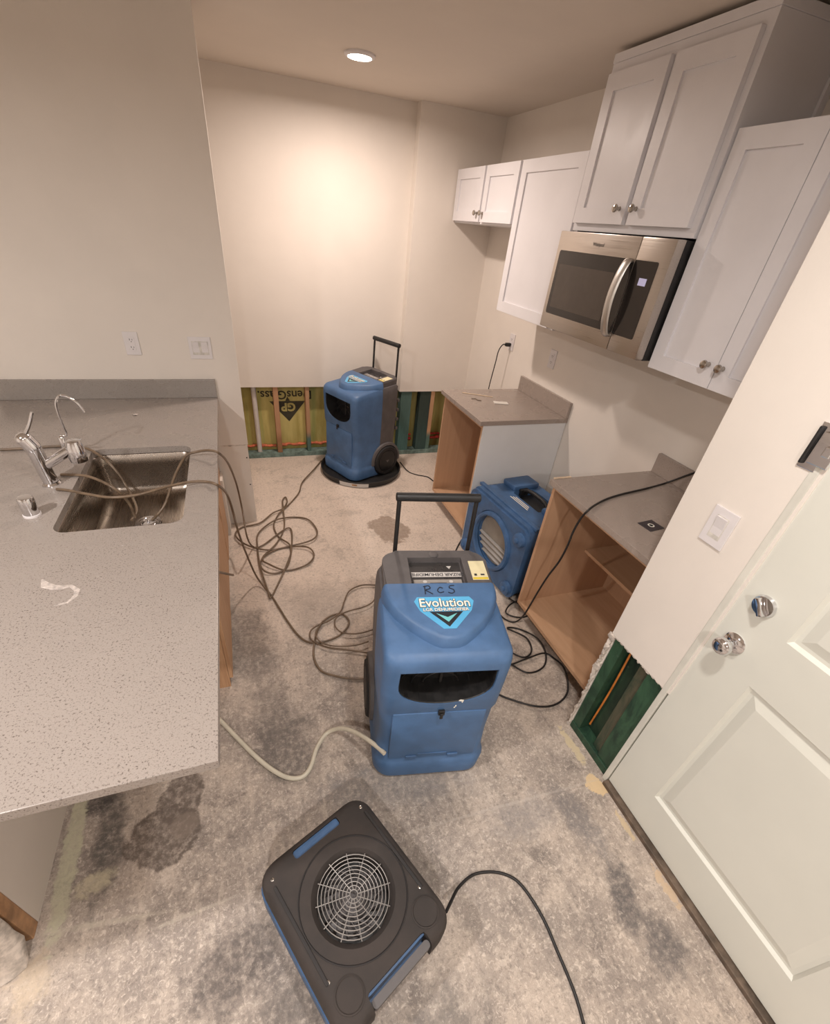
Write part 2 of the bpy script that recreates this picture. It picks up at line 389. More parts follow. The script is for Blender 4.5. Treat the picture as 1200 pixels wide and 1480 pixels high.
# ------------------------------------------------------------------ structure
struct(obj('floor', B(-3.2, 2.2, -3.2, 4.3, -.12, 0), 'floor'))
struct(obj('ceiling', B(-3.2, 2.2, -3.2, 4.3, ZC, ZC+.12), 'ceiling'))
bm = bmesh.new()
box(bm, -3.2, 0.0, YW, YW+.12, .597, ZC, bev=.006)
wl = struct(obj('wall_left', bm, 'wall', None, 40))
obj('lower_backing', B(-3.0, -.004, YW+.008, YW+.112, 0, .5965), 'wall', wl)
bm = bmesh.new()
for k in range(2): box(bm, -.022, -.014, YW+.0062, YW+.0085, .5-.2*k, .508-.2*k)
obj('screw', bm, 'slot', wl)
# torn lower edge of the drywall
edge = [(-.16, .60)]+[(-.16+.0165*i, .597-.012*random.random()) for i in range(1, 10)]+[(0, .60)]
obj('torn_edge', PR(edge, lambda x, z: Vector((x, YW+.001, z)), lambda x, z: Vector((x, YW+.0075, z))), 'gypsum', wl)
# alcove behind the left wall
struct(obj('wall_alcove', B(-.80, -.68, YW+.12, YB, 0, ZC), 'wall'))
# back wall: drywall sheets over an opened stud bay
wb = struct(obj('wall_back', B(-.80, XJ, YB, YB+.0127, ZCUT, ZC), 'wall'))
bm = boxes([(XJ, XR+.02, YB2, YB2+.0127, ZCUT2, ZC), (XJ-.0005, XJ+.012, YB2+.0005, YB+.012, ZCUT2, ZC)])
obj('jogged_drywall', bm, 'wall', wb)
sh = obj('sheathing', B(-.80, XR+.1, YB+.10, YB+.115, 0, ZC), 'sheath', wb)
obj('sill_plate', B(-.68, XJ+.02, YB+.006, YB+.098, 0, .042, bev=.003), 'teal', wb)
obj('sill_plate', B(XJ+.022, XR-.002, YB2+.006, YB2+.098, 0, .042, bev=.003), 'teal', wb)
for x0, x1, y, mt in [(-.06, -.02, YB, 'studbrown'), (.258, .30, YB, 'studbrown'), (.532, .565, YB, 'stud'), (.86, .90, YB, 'stud'), (1.20, 1.24, YB, 'stud'),
                      (1.395, 1.50, YB2, 'studteal'), (1.585, 1.692, YB2, 'studdark'), (1.694, 1.732, YB2, 'stud'), (1.90, 1.98, YB2, 'studdark')]:
    obj('stud', B(x0, x1, y+.014, y+.097, .042, 1.0, bev=.002), mt, wb)
obj('pipe', L([(.021, .043), (.021, .95)], (.10, YB+.06, 0), seg=16), 'pvc', wb, 40)
def bead(x0, x1, y, z, r, mt, par):
    n = max(3, int((x1-x0)/.03)); pts = [(x0+(x1-x0)*i/n, y+random.uniform(-.004, .004), z+random.uniform(-.006, .006)) for i in range(n+1)]
    obj('sealant_bead', T(pts, [r*random.uniform(.7, 1.15) for _ in range(n*3+1)], 6, 3), mt, par, 60)
for x0, x1 in [(-.68, -.07), (-.01, .252), (.306, .526), (.571, .854), (.906, 1.194)]: bead(x0, x1, YB+.088, .088, .014, 'foam', wb)
for x0, x1 in [(1.506, 1.58), (1.738, 1.895)]:
    bead(x0, x1, YB2+.15, .11, .016, 'redfoam', wb); bead(x0, x1, YB2+.16, .145, .012, 'redfoam', wb)
fs = lambda cx, cz: (lambda x, y: Vector((cx-x, YB+.0992, cz-y)))          # printed upside down on the sheathing
def rot180(cx, cz): return lambda x, y: Vector((cx-x, YB+.0990, cz-y))
text('DensGlass.', .105, 'sheathprint', sh, rot180(.365, .548), offset=.002)
bm = bmesh.new()
tri = [(-.15, .06), (.15, .06), (.0, -.115)]
TR = lambda x, y: Vector((.375+x, YB+.0994, .415+y))
vs = [bm.verts.new(TR(-.15, .075)), bm.verts.new(TR(.165, .075)), bm.verts.new(TR(.012, -.11))]; bm.faces.new(vs)
vs = [bm.verts.new(TR(-.012, .076)), bm.verts.new(TR(.03, .076)), bm.verts.new(TR(.008, .115))]; bm.faces.new(vs)
obj('printed_triangle', bm, 'sheathprint', sh)
text('GP', .10, 'sheath', sh, rot180(.388, .44), offset=.004)
text('GP', .10, 'sheathprint', sh, rot180(1.62, .60), offset=.002)
# right wall
struct(obj('wall_right', B(XR, XR+.12, YD1-.1, YB+.115, 0, ZC), 'wall'))
# entry wall with the door, its foot opened between corner and jamb
ZDC = .6155; YJ = .617
we = struct(obj('wall_entry', B(XD, XD+.0127, YJ-.03, YD1, ZDC, ZC, bev=.002), 'wall'))
obj('corner_drywall', B(XD+.0135, XR+.05, YD1-.0127, YD1, 0, ZC), 'wall', we)
obj('wall_core', B(XD+.0135, XD+.11, YJ-.02, YD1-.0135, ZDC+.09, ZC), 'cutwall', we)
obj('wall_over_door', B(XD, XD+.12, -.36, YJ-.031, 2.06, ZC), 'wall', we)
obj('wall_beside_door', B(XD, XD+.12, -3.2, -.345, 0, ZC), 'wall', we)
for y0, y1, x, mt in [(.826, .872, .016, 'green'), (.700, .742, .030, 'greenbrown'), (YJ+.004, .696, .018, 'green')]:
    obj('stud', B(XD+x, XD+.105, y0, y1, .04, ZDC+.085, bev=.002), mt, we)
obj('sill_plate', B(XD+.012, XD+.105, YJ+.004, .873, 0, .04, bev=.003), 'green', we)
obj('back_board', B(XD+.106, XD+.118, YJ+.004, .873, 0, ZDC+.085), 'greendk', we)
obj('bay_board', B(XD+.07, XD+.08, .744, .824, .041, ZDC+.08), 'greendk', we)
obj('wire', T([(XD+.05, .812, .085), (XD+.05, .806, .35), (XD+.05, .812, .66)], .0045, 6), 'copper', we, 60)
bm = bmesh.new()
def chip(bm, c, s):
    r = bmesh.ops.create_icosphere(bm, subdivisions=1, radius=1, matrix=Matrix.Translation(c) @ Matrix.Diagonal((*s, 1)))
    for v in r['verts']: v.co += Vector([random.uniform(-.35, .35)*s[i] for i in range(3)])
for i in range(46):
    z = .012+.62*i/46; q_ = random.choice((.6, .8, 1, 1.3)); chip(bm, (XD+.006+random.uniform(-.003, .003), YD1-.006+random.uniform(-.004, .005), z), (.006*q_, .006*q_, .014))
for i in range(9): chip(bm, (XD+.003, YD1-.002, .36+.03*i), (.009, random.uniform(.006, .016), .022))
obj('torn_edge', bm, 'gypsum', we)
bm = bmesh.new()
for i in range(22): chip(bm, (XD+.004, YJ+.004+(YD1-YJ-.01)*i/22, ZDC+random.uniform(-.004, .004)), (.004, .009, .006))
obj('torn_edge', bm, 'gypsum', we)
# knee wall under the bar
kw = struct(obj('wall_knee', B(-.815, -.80, .738, YW, 0, .888), 'wall'))
obj('stud', B(-.905, -.80, .694, .7375, 0, .888, bev=.003), 'brownwood', kw)
obj('outer_drywall', B(-.92, -.9055, .60, YW, 0, .888), 'wall', kw)
poly = []
for i in range(9): poly.append((-.80-.022*math.sin(i*1.3)-.004*i, .04+.1*i))
bm = bmesh.new(); rng_ = random.Random(3)
prof = [(-.904, .690), (-.86, .685), (-.828, .688), (-.805, .692), (-.797, .680), (-.806, .655), (-.83, .638), (-.87, .628), (-.904, .62)]
rings = []
for k in range(12):
    z = .002+.88*k/11; rings.append([Vector((x+rng_.uniform(-.006, .006), y-.0+rng_.uniform(-.006, .006)-.03*(k == 0), z)) for x, y in prof])
obj('torn_wrap', loft(bm, rings), 'gypsum', kw, 70)
# unseen rest of the room
struct(obj('wall_bar', B(-3.2, -3.08, -3.2, YW, 0, ZC), 'wall')); struct(obj('wall_behind', B(-3.08, XD, -3.2, -3.08, 0, ZC), 'wall'))
# door
dj = struct(obj('trim_1', B(XD-.002, XD+.09, YD2+.004, YJ, 0, 2.06, bev=.003), 'jamb'))
struct(obj('trim_2', B(XD-.002, XD+.09, -.345, -.329, 0, 2.06, bev=.003), 'jamb'))
struct(obj('trim_3', B(XD-.02, XD+.08, -.328, YD2+.003, 0, .022, bev=.004), 'sill'))
YDa, YDb = -.325, YD2
def pocket(y0, y1, z0, z1, d=.011):
    bm = bmesh.new(); w = .012
    r0 = [(XD-.001, y0, z0), (XD-.001, y1, z0), (XD-.001, y1, z1), (XD-.001, y0, z1)]
    r1 = [(XD+.004+d, y0+w, z0+w), (XD+.004+d, y1-w, z0+w), (XD+.004+d, y1-w, z1-w), (XD+.004+d, y0+w, z1-w)]
    return loft(bm, [[Vector(p) for p in r0], [Vector(p) for p in r1]])
PN = [(-.112, .432, .205, .87), (-.112, .432, 1.045, 1.90)]
dr = struct(obj('door_1', diff(B(XD+.004, XD+.045, YDa, YDb, .026, 2.055, bev=.0015), *[pocket(*p) for p in PN]), 'door'))
for y0, y1, z0, z1 in PN:
    g = .022; w = .03; bm = bmesh.new()
    r0 = [(XD+.0152, y0+g, z0+g), (XD+.0152, y1-g, z0+g), (XD+.0152, y1-g, z1-g), (XD+.0152, y0+g, z1-g)]
    r1 = [(XD+.006, y0+g+w, z0+g+w), (XD+.006, y1-g-w, z0+g+w), (XD+.006, y1-g-w, z1-g-w), (XD+.006, y0+g+w, z1-g-w)]
    obj('door_panel', loft(bm, [[Vector(p) for p in r0], [Vector(p) for p in r1]]), 'door', dr)
X0 = XD+.004
kn = obj('door_knob', L([(.031, 0), (.033, -.004), (.027, -.010), (.013, -.014), (.012, -.030), (.020, -.036), (.0265, -.045), (.027, -.055), (.022, -.063), (.010, -.066)], (X0, .525, .945), 'x'), 'chrome', dr, 50)
db = obj('deadbolt', L([(.030, 0), (.032, -.004), (.028, -.012), (.010, -.014)], (X0, .520, 1.098), 'x'), 'chrome', dr, 40)
bm = B(-.018, 0, -.008, .008, -.026, .026, bev=.004); bmesh.ops.rotate(bm, verts=bm.verts, matrix=Matrix.Rotation(math.radians(-38), 3, 'X')); bmesh.ops.translate(bm, verts=bm.verts, vec=(X0-.0125, .520, 1.098))
obj('thumb_turn', bm, 'chrome', db, 40)
obj('latch_plate', B(XD+.0005, XD+.004, YD2-.001, YD2+.0055, .915, .975), 'nickel', dj)
# flip guard on the door frame
fg = thing('door_guard', 'chrome flip guard screwed to the frame beside the entry door', 'door guard', (XD, .62, 1.51))
obj('hinge_barrel', L([(.005, -.045), (.0055, -.043), (.0055, .043), (.005, .045)], (-.007, .024, 0), seg=14), 'black', fg, 40)
obj('base_plate', B(-.004, -.0005, -.012, .03, -.055, .055, bev=.001), 'chrome', fg)
obj('swing_leaf', boxes([(-.012, -.005, -.035, .012, -.038, .038), (-.02, -.012, -.03, -.012, -.012, .012)], .0015), 'chrome', fg)

# ------------------------------------------------------------------ lamps
for x, y, w, col, lab in LAMPS:
    t = thing('ceiling_light', lab, 'ceiling light', (x, y, ZC))
    obj('trim_ring', L([(.080, 0), (.080, -.006), (.074, -.012), (.062, -.014), (.060, -.004)], (0, 0, 0), seg=36, cap=False), 'plate', t, 40)
    obj('lens', L([(.0595, -.004), (.0595, -.010), (.045, -.015), (.0, -.017)], (0, 0, 0), seg=36, cap=False), 'lens', t, 60)
    ld = bpy.data.lights.new('lamp', 'AREA'); ld.shape = 'DISK'; ld.size = .13; ld.energy = w; ld.color = col; ld.spread = math.radians(172)
    lo = bpy.data.objects.new('lamp_light', ld); C.objects.link(lo); lo.parent = t; lo.location = (0, 0, -.03)

# ------------------------------------------------------------------ peninsula: counter, cabinet, sink, taps
CT = .028
SX0, SX1, SY0, SY1 = -.662, -.257, 1.535, 2.225
pc = thing('bar_countertop', 'long grey speckled quartz counter with the sink cut in it', 'countertop', (0, 0, ZK))
hole = PR(rrect(SX0, SX1, SY0, SY1, .045), lambda x, y: Vector((x, y, -.1)), lambda x, y: Vector((x, y, .1)))
slab = diff(B(-1.22, XC, YN, YW-.001, -CT, 0, bev=.002), hole,
            L([(.018, -.1), (.018, .1)], (-.742, 1.905, 0)), L([(.008, -.1), (.008, .1)], (-.742, 2.17, 0)))
obj('slab', slab, 'quartz', pc)
obj('backsplash', B(-1.22, XC, YW-.0205, YW-.0005, .0005, .102, bev=.0015), 'quartzedge', pc)
zb = ZK-CT
pk = thing('bar_base_cabinet', 'plywood fronted base cabinet under the bar counter and sink', 'cabinet', (0, 0, 0))
CX0, CX1, CY0, CY1 = -.795, -.20, 1.50, YW-.002
obj('side_panel', B(CX0, CX1-.017, CY0, CY0+.018, 0, zb-.001), 'ply', pk)
obj('side_panel', B(CX0, CX1-.017, CY1-.018, CY1, 0, zb-.001), 'ply', pk)
obj('bottom', B(CX0, CX1-.017, CY0+.018, CY1-.018, .10, .118), 'melwoodh', pk)
obj('toe_kick', B(CX1-.09, CX1-.075, CY0+.018, CY1-.018, 0, .099), 'kick', pk)
ys = [CY0, 1.96, 2.44, CY1]
for i in range(3): obj('front_panel', B(CX1-.016, CX1-.003*(i % 2), ys[i]+.001, ys[i+1]-.001, .06, zb-.003, bev=.001), 'ply', pk)
obj('cleat', B(CX1-.014, CX1+.016, YW-.14, YW-.003, 0, .42, bev=.002), 'wall', pk)
sk = thing('kitchen_sink', 'stainless steel undermount sink bowl set in the speckled counter', 'sink', ((SX0+SX1)/2, (SY0+SY1)/2, ZK-.235))
hx, hy = (SX1-SX0)/2, (SY1-SY0)/2
def sring(ins, z, r): return [Vector((x, y, z)) for x, y in rrect(-hx+ins, hx-ins, -hy+ins, hy-ins, r, 6)]
ht = .235-CT-.001
obj('bowl', loft(bmesh.new(), [sring(-.02, ht, .06), sring(-.004, ht, .05), sring(.0, ht-.004, .046), sring(.008, ht-.05, .045), sring(.016, .05, .045), sring(.03, .02, .05), sring(.06, .010, .05), sring(.15, .006, .03), sring(.185, .004, .012)], False, True), 'sinksteel', sk, 50)
obj('drain', L([(.052, .0085), (.052, .0115), (.04, .0115), (.036, .006), (.01, .006)], (0, .05, 0), seg=24), 'chrome', sk, 40)
obj('drain_basket', L([(.03, .007), (.028, .014), (.006, .016), (.006, .026), (.002, .028)], (0, .05, 0), seg=18), 'chrome', sk, 40)
# faucet
fc = thing('kitchen_faucet', 'chrome single lever faucet with angled pull-out spout beside the sink', 'faucet', (-.742, 1.905, ZK))
obj('base_flange', L([(.033, 0), (.033, .005), (.027, .012), (.0255, .012)], (0, 0, 0)), 'chrome', fc, 40)
b0 = Vector((0, 0, .012)); b1 = Vector((-.010, .0, .150))
bt = obj('body', T([b0, b0.lerp(b1, .5), b1], [.0255]*9, 20, 4), 'chrome', fc, 50)
ax = Vector((-.42, .0, .9)).normalized()
cap = obj('handle_hub', T([b1-ax*.006, b1+ax*.03, b1+ax*.062], [.026, .0275, .0275, .0275, .0275, .0275, .026, .020, .010], 20, 4), 'chrome', fc, 50)
h0 = b1+ax*.045+Vector((.012, 0, .012))
obj('lever', T([h0, h0+Vector((.024, .004, .035)), h0+Vector((.046, .006, .078))], [.0085, .008, .007, .0065, .006, .006, .006, .006, .005], 10, 4), 'chrome', cap, 50)
s0 = b0.lerp(b1, .45); s1 = Vector((.100, .0, .135))
obj('spout', T([s0, s0.lerp(s1, .5), s1], [.0185]*9, 18, 4), 'chrome', fc, 50)
obj('spray_head', L([(.014, .040), (.023, .036), (.029, .018), (.032, -.030), (.031, -.042), (.022, -.044)], s1+Vector((.018, .004, -.002)), seg=28), 'chrome', fc, 35)
# filtered water tap
WT = Vector((-.742, 2.17, ZK))
fw = thing('water_tap', 'slim chrome gooseneck drinking water tap behind the faucet', 'tap', WT)
obj('tap_base', L([(.019, 0), (.019, .006), (.0145, .01), (.0145, .080), (.011, .088), (.006, .092)], (0, 0, 0), seg=20), 'chrome', fw, 40)
nk = [at(x_, y_, 1, 2.17)-WT for x_, y_ in ((96, 628), (90, 612), (84, 596), (81, 582), (86, 572), (96, 573), (108, 580), (116, 588), (122, 596))]
obj('neck', T([Vector((0, 0, .09))]+nk, .0052, 10, 6), 'chrome', fw, 60)
obj('lever', T([(.012, 0, .066), (.04, -.004, .076), (.07, -.006, .074)], .004, 8), 'chrome', fw, 60)
ag = thing('air_gap_cap', 'short chrome cylinder cap with white base beside the sink', 'air gap', (-.745, 1.672, ZK))
obj('ring', L([(.027, 0), (.027, .007), (.024, .008)], (0, 0, 0)), 'plate', ag, 40)
obj('cap', L([(.0245, .0085), (.0245, .066), (.022, .071), (.015, .072)], (0, 0, 0)), 'chrome', ag, 35)
# dried compound smear on the counter
def ribbon(pts, wid, z, th):
    P_ = [at(x, y, 2, z) for x, y in pts]; bm = bmesh.new(); rows = []
    for i, p in enumerate(P_):
        d = (P_[min(i+1, len(P_)-1)]-P_[max(i-1, 0)]).normalized(); n = Vector((-d.y, d.x, 0))*wid[i]
        rows.append([bm.verts.new(p+n+Vector((0, 0, .0004))), bm.verts.new(p-n+Vector((0, 0, .0004))), bm.verts.new(p-n*.8+Vector((0, 0, th))), bm.verts.new(p+n*.8+Vector((0, 0, th)))])
    for a, b in zip(rows, rows[1:]):
        for k in range(4): bm.faces.new((a[k], a[(k+1) % 4], b[(k+1) % 4], b[k]))
    bm.faces.new(rows[0][::-1]); bm.faces.new(rows[-1]); return bm
tag(obj('paper_scrap', ribbon([(61, 838), (66, 846), (78, 849), (90, 849), (103, 847), (112, 853), (110, 861), (98, 871), (78, 876)], [.003, .013, .011, .009, .006, .008, .007, .004, .002], ZK, .0015), 'smear'), 'torn white scrap stuck to the bar counter', 'scrap')
p = at(196, 600, 2, ZK); bm = bmesh.new(); chip(bm, (p.x, p.y, ZK+.004), (.014, .016, .004))
tag(obj('compound_blob', bm, 'smear'), 'small white blob on the counter near the backsplash', 'blob')

# ------------------------------------------------------------------ right-hand base cabinets and worktops
def base_cab(label, y0, y1, end, shelf, top_label):
    XF = 1.405
    t = thing('base_cabinet', label, 'cabinet', (0, 0, 0))
    for yy in (y0, y1-.018):
        white = end == 'near' and yy == y0
        pn = obj('side_panel', B(XF, XR-.004, yy, yy+.018, .10, zb-.001), 'melwood', t)
        if white: obj('end_skin', B(XF, XR-.004, yy-.005, yy-.0003, .0, zb-.001), 'cabside', t)
    obj('bottom', B(XF, XR-.012, y0+.018, y1-.018, .10, .12), 'melwoodh', t)
    obj('back', B(XR-.012, XR-.005, y0+.018, y1-.018, .12, zb-.002), 'melwood', t)
    obj('toe_kick', B(XF+.088, XF+.103, y0, y1, 0, .0995), 'kick', t)
    obj('front_rail', B(XF, XF+.018, y0+.018, y1-.018, zb-.025, zb-.001), 'melwoodh', t)
    obj('base_side', B(XF+.103, XR-.006, y0, y0+.018, 0, .0995), 'kick', t)
    obj('base_side', B(XF+.103, XR-.006, y1-.018, y1, 0, .0995), 'kick', t)
    if shelf: obj('shelf', B(XF+.345, XR-.013, y0+.0185, y1-.0185, .432, .450), 'melwoodh', t)
    ct = thing('countertop', top_label, 'countertop', (0, 0, ZK))
    obj('slab', B(1.3768, XR-.001, y0-.012, y1+.012 if end == 'near' else y1+.004, -CT, 0, bev=.0015), 'quartzr', ct)
    return t, ct
c1, t1 = base_cab('open base cabinet without doors with a white end panel', 2.41, 3.034, 'near', False, 'grey quartz worktop with paper scraps on the white sided cabinet')
c2, t2 = base_cab('open base cabinet with an inner shelf beside the entry wall', YD1+.003, 1.622, 'far', True, 'grey quartz worktop with a cord across it beside the entry wall')
obj('backsplash', B(XR-.0215, XR-.001, 2.398, 3.030, .0005, .102, bev=.0015), 'quartzr', t1)
obj('backsplash', B(XR-.0215, XR-.001, YD1+.003, 1.622, .0005, .102, bev=.0015), 'quartzr', t2)
def flat(name, label, cat, px, py, w, d, rz, mt, z=ZK, th=.002):
    q = at(px, py, 2, z); o = obj(name, B(-w/2, w/2, -d/2, d/2, 0, th, bev=th*.2, seg=1), mt)
    o.location = (q.x, q.y, z+.0003); o.rotation_euler = (0, 0, rz); return tag(o, label, cat)
flat('wood_strip', 'thin pale strip lying at the back of the worktop', 'strip', 690, 571, .012, .22, 1.05, 'bare', th=.004)
flat('paper_scrap', 'folded white paper scrap lying on the grey worktop', 'scrap', 724, 583, .10, .045, -.25, 'paper', th=.006)
q = at(687, 578, 2, ZK); tag(obj('twist_tie', T([(q.x-.02, q.y+.02, ZK+.003), (q.x+.01, q.y+.012, ZK+.004), (q.x+.012, q.y-.01, ZK+.003), (q.x+.035, q.y-.025, ZK+.003)], .0025, 6), 'hose', None, 60), 'small brown wire tie lying on the grey worktop', 'wire tie')
o = flat('business_card', 'dark square card with a white ring lying on the worktop', 'card', 941, 760, .085, .07, .1, 'card')
obj('printed_ring', L([(.014, .0023), (.014, .0026), (.009, .0026), (.009, .0023)], (0, 0, 0), seg=20), 'badgewh', o)
flat('wood_strip', 'splintered pale strip at the corner of the worktop by the cord', 'strip', 813, 691, .10, .012, .02, 'bare', th=.005)

# ------------------------------------------------------------------ wall cabinets (doors face -X)
def shaker(parent, xf, y0, y1, z0, z1, knob=None, rail=.058):
    d = .02; e = .009
    bm = bmesh.new()
    box(bm, xf-d, xf, y0, y0+rail, z0, z1); box(bm, xf-d, xf, y1-rail, y1, z0, z1)
    box(bm, xf-d, xf, y0+rail, y1-rail, z0, z0+rail); box(bm, xf-d, xf, y0+rail, y1-rail, z1-rail, z1)
    o = obj('door', bm, 'cab', parent)
    obj('door_panel', B(xf-d+e, xf-.001, y0+rail-.003, y1-rail+.003, z0+rail-.003, z1-rail+.003), 'cab', o)
    if knob:
        obj('knob', L([(.009, 0), (.007, -.004), (.006, -.014), (.012, -.018), (.0155, -.024), (.014, -.030), (.006, -.033)], (xf-d-.0005, knob[0], knob[1]), 'x', 20), 'nickel', o, 50)
def wall_cab(label, xf, y0, y1, z0, z1, doors):
    t = thing('wall_cabinet', label, 'cabinet', (0, 0, 0)); x = xf+.021
    obj('body', B(x, XR-.001, y0, y1, z0, z1, bev=.001), 'cab', t)
    for dd in doors: shaker(t, xf+.020, *dd)
    return t
ZT, ZB_, ZF = 2.209, 1.440, 1.897
wall_cab('short white wall cabinet with two small doors in the alcove corner', 1.688, 3.028, YB2-.003, ZF, ZT,
         [(3.50, YB2-.012, ZF+.012, ZT-.004, (3.53, ZF+.06)), (3.045, 3.475, ZF+.012, ZT-.004, (3.445, ZF+.06))])
wall_cab('tall narrow white wall cabinet with a single door beside the microwave', 1.688, 2.378, 3.0265, ZB_, ZT,
         [(2.41, 3.018, ZB_+.006, ZT-.004, None)])
ZU3 = 2.476
u3 = wall_cab('tall white two door wall cabinet above the microwave, reaching the ceiling', 1.656, 1.612, 2.376, 1.900, ZU3,
         [(2.008, 2.362, 1.93, ZU3-.035, (2.045, 1.985)), (1.640, 1.978, 1.93, ZU3-.035, (1.942, 1.985))])
obj('top_trim', B(1.674, XR-.001, 1.610, 2.378, ZU3+.0005, ZU3+.03, bev=.002), 'cab', u3)
obj('scribe_strip', B(XR-.03, XR-.0015, 1.600, 1.6115, ZT+.002, ZU3), 'cab', u3)
wall_cab('large white two door wall cabinet beside the entry wall', 1.688, YD1+.002, 1.6105, ZB_, ZT,
         [(1.290, 1.604, ZB_+.004, ZT-.004, (1.326, ZB_+.083)), (YD1+.01, 1.2865, ZB_+.004, ZT-.004, (1.262, ZB_+.083))])

# ------------------------------------------------------------------ microwave
MX, MY0, MY1, MZ0, MZ1 = 1.612, 1.6135, 2.372, 1.468, 1.8935
mw = thing('microwave_oven', 'stainless over-range microwave with black glass door under the white cabinet', 'microwave', (0, 0, 0))
obj('case', B(MX+.045, XR-.002, MY0+.001, MY1-.001, MZ0-.004, MZ1-.0005, bev=.003), 'black', mw)
YS = 1.80                                       # seam between door and control column
fy = lambda x0, x1, ya, yb, za, zb, bev=.003: B(x0, x1, ya, yb, za, zb, bev=bev)
d_ = obj('door', fy(MX, MX+.044, YS+.0015, MY1, MZ0, MZ1, .004), 'steel', mw, 40)
obj('glass', PR(rrect(YS+.004, MY1-.03, MZ0+.068, MZ1-.078, .012), lambda y, z: Vector((MX-.0015, y, z)), lambda y, z: Vector((MX+.004, y, z))), 'glass', d_)
obj('window', B(MX-.0022, MX-.0014, YS+.10, MY1-.055, MZ0+.10, MZ1-.135), 'mesh', d_)
k_ = obj('control_column', fy(MX, MX+.044, MY0, YS-.0015, MZ0, MZ1, .004), 'steel', mw, 40)
obj('control_glass', PR(rrect(MY0+.052, YS-.002, MZ0+.068, MZ1-.078, .008), lambda y, z: Vector((MX-.0015, y, z)), lambda y, z: Vector((MX+.004, y, z))), 'glass', k_)
obj('display', B(MX-.0025, MX-.0016, MY0+.085, MY0+.128, MZ0+.262, MZ0+.288), 'lcd', k_)
hp = [(MX+.0, 1.826, MZ0+.058), (MX-.018, 1.826, MZ0+.064), (MX-.038, 1.826, MZ0+.12), (MX-.047, 1.826, MZ0+.20), (MX-.038, 1.826, MZ0+.28), (MX-.018, 1.826, MZ0+.335), (MX+.0, 1.826, MZ0+.342)]
bm = T(hp, .0085, 12, 6)
for v in bm.verts: v.co.y = 1.826+(v.co.y-1.826)*2.7
obj('handle', bm, 'handlesteel', d_, 50)
text('Whirlpool', .019, 'screen', d_, lambda x, y: Vector((MX-.0004, 2.06-x, MZ1-.042+y)), offset=.0004)
obj('vent_grille', boxes([(MX+.06, XR-.06, MY0+.05+.09*i, MY0+.10+.09*i, MZ0-.012, MZ0-.0045) for i in range(8)]), 'black', mw)

# ------------------------------------------------------------------ outlets and switches
def outlet(label, pos, wall, kind, w=.072, h=.116, group=None):
    rz = {'left': 0, 'right': math.pi/2*-1, 'entry': -math.pi/2}[wall]   # local: front = -Y
    t = thing('light_switch' if kind == 'switch' else 'wall_outlet', label, 'switch' if kind == 'switch' else 'outlet', pos, rz, group)
    pl = obj('plate', B(-w/2, w/2, -.006, -.0003, -h/2, h/2, bev=.0018), 'plate', t)
    if kind == 'outlet':
        obj('insert', B(-.0165, .0165, -.0075, -.0061, -.034, .034, bev=.001), 'plate', t)
        for z in (-.019, .019):
            obj('socket', boxes([(-.0075, -.0050, -.0079, -.0074, z-.003, z+.006), (.0050, .0070, -.0079, -.0074, z-.003, z+.005), (-.002, .002, -.0079, -.0074, z-.011, z-.007)]), 'slot', t)
    else:
        n = 2 if w > .1 else 1
        obj('rocker_frame', B(-.0195-.023*(n-1), .0195+.023*(n-1), -.0066, -.0061, -.036, .036), 'cutwall', t)
        for i in range(n):
            cx = (i-(n-1)/2)*.046
            bm = bmesh.new(); prism(bm, [(-.0062, -.033), (-.0062, .033), (-.0125, .033), (-.0075, 0), (-.0062, -.0328)], lambda y, z: Vector((cx-.0165, y, z)), lambda y, z: Vector((cx+.0165, y, z)))
            obj('rocker', bm, 'plate', t)
    return t
outlet('white double socket on the wall above the bar counter', (-.527, YW, 1.203), 'left', 'outlet')
outlet('white double rocker switch near the wall end above the bar counter', (-.188, YW, 1.186), 'left', 'switch', .117, .116)
outlet('white socket with a black plug in it on the alcove wall', (XR, 3.285, 1.195), 'right', 'outlet')
outlet('white empty socket under the microwave', (XR, 2.73, 1.205), 'right', 'outlet')
outlet('white single rocker switch on the entry wall beside the door', (XD, .735, 1.215), 'entry', 'switch', .078, .118)

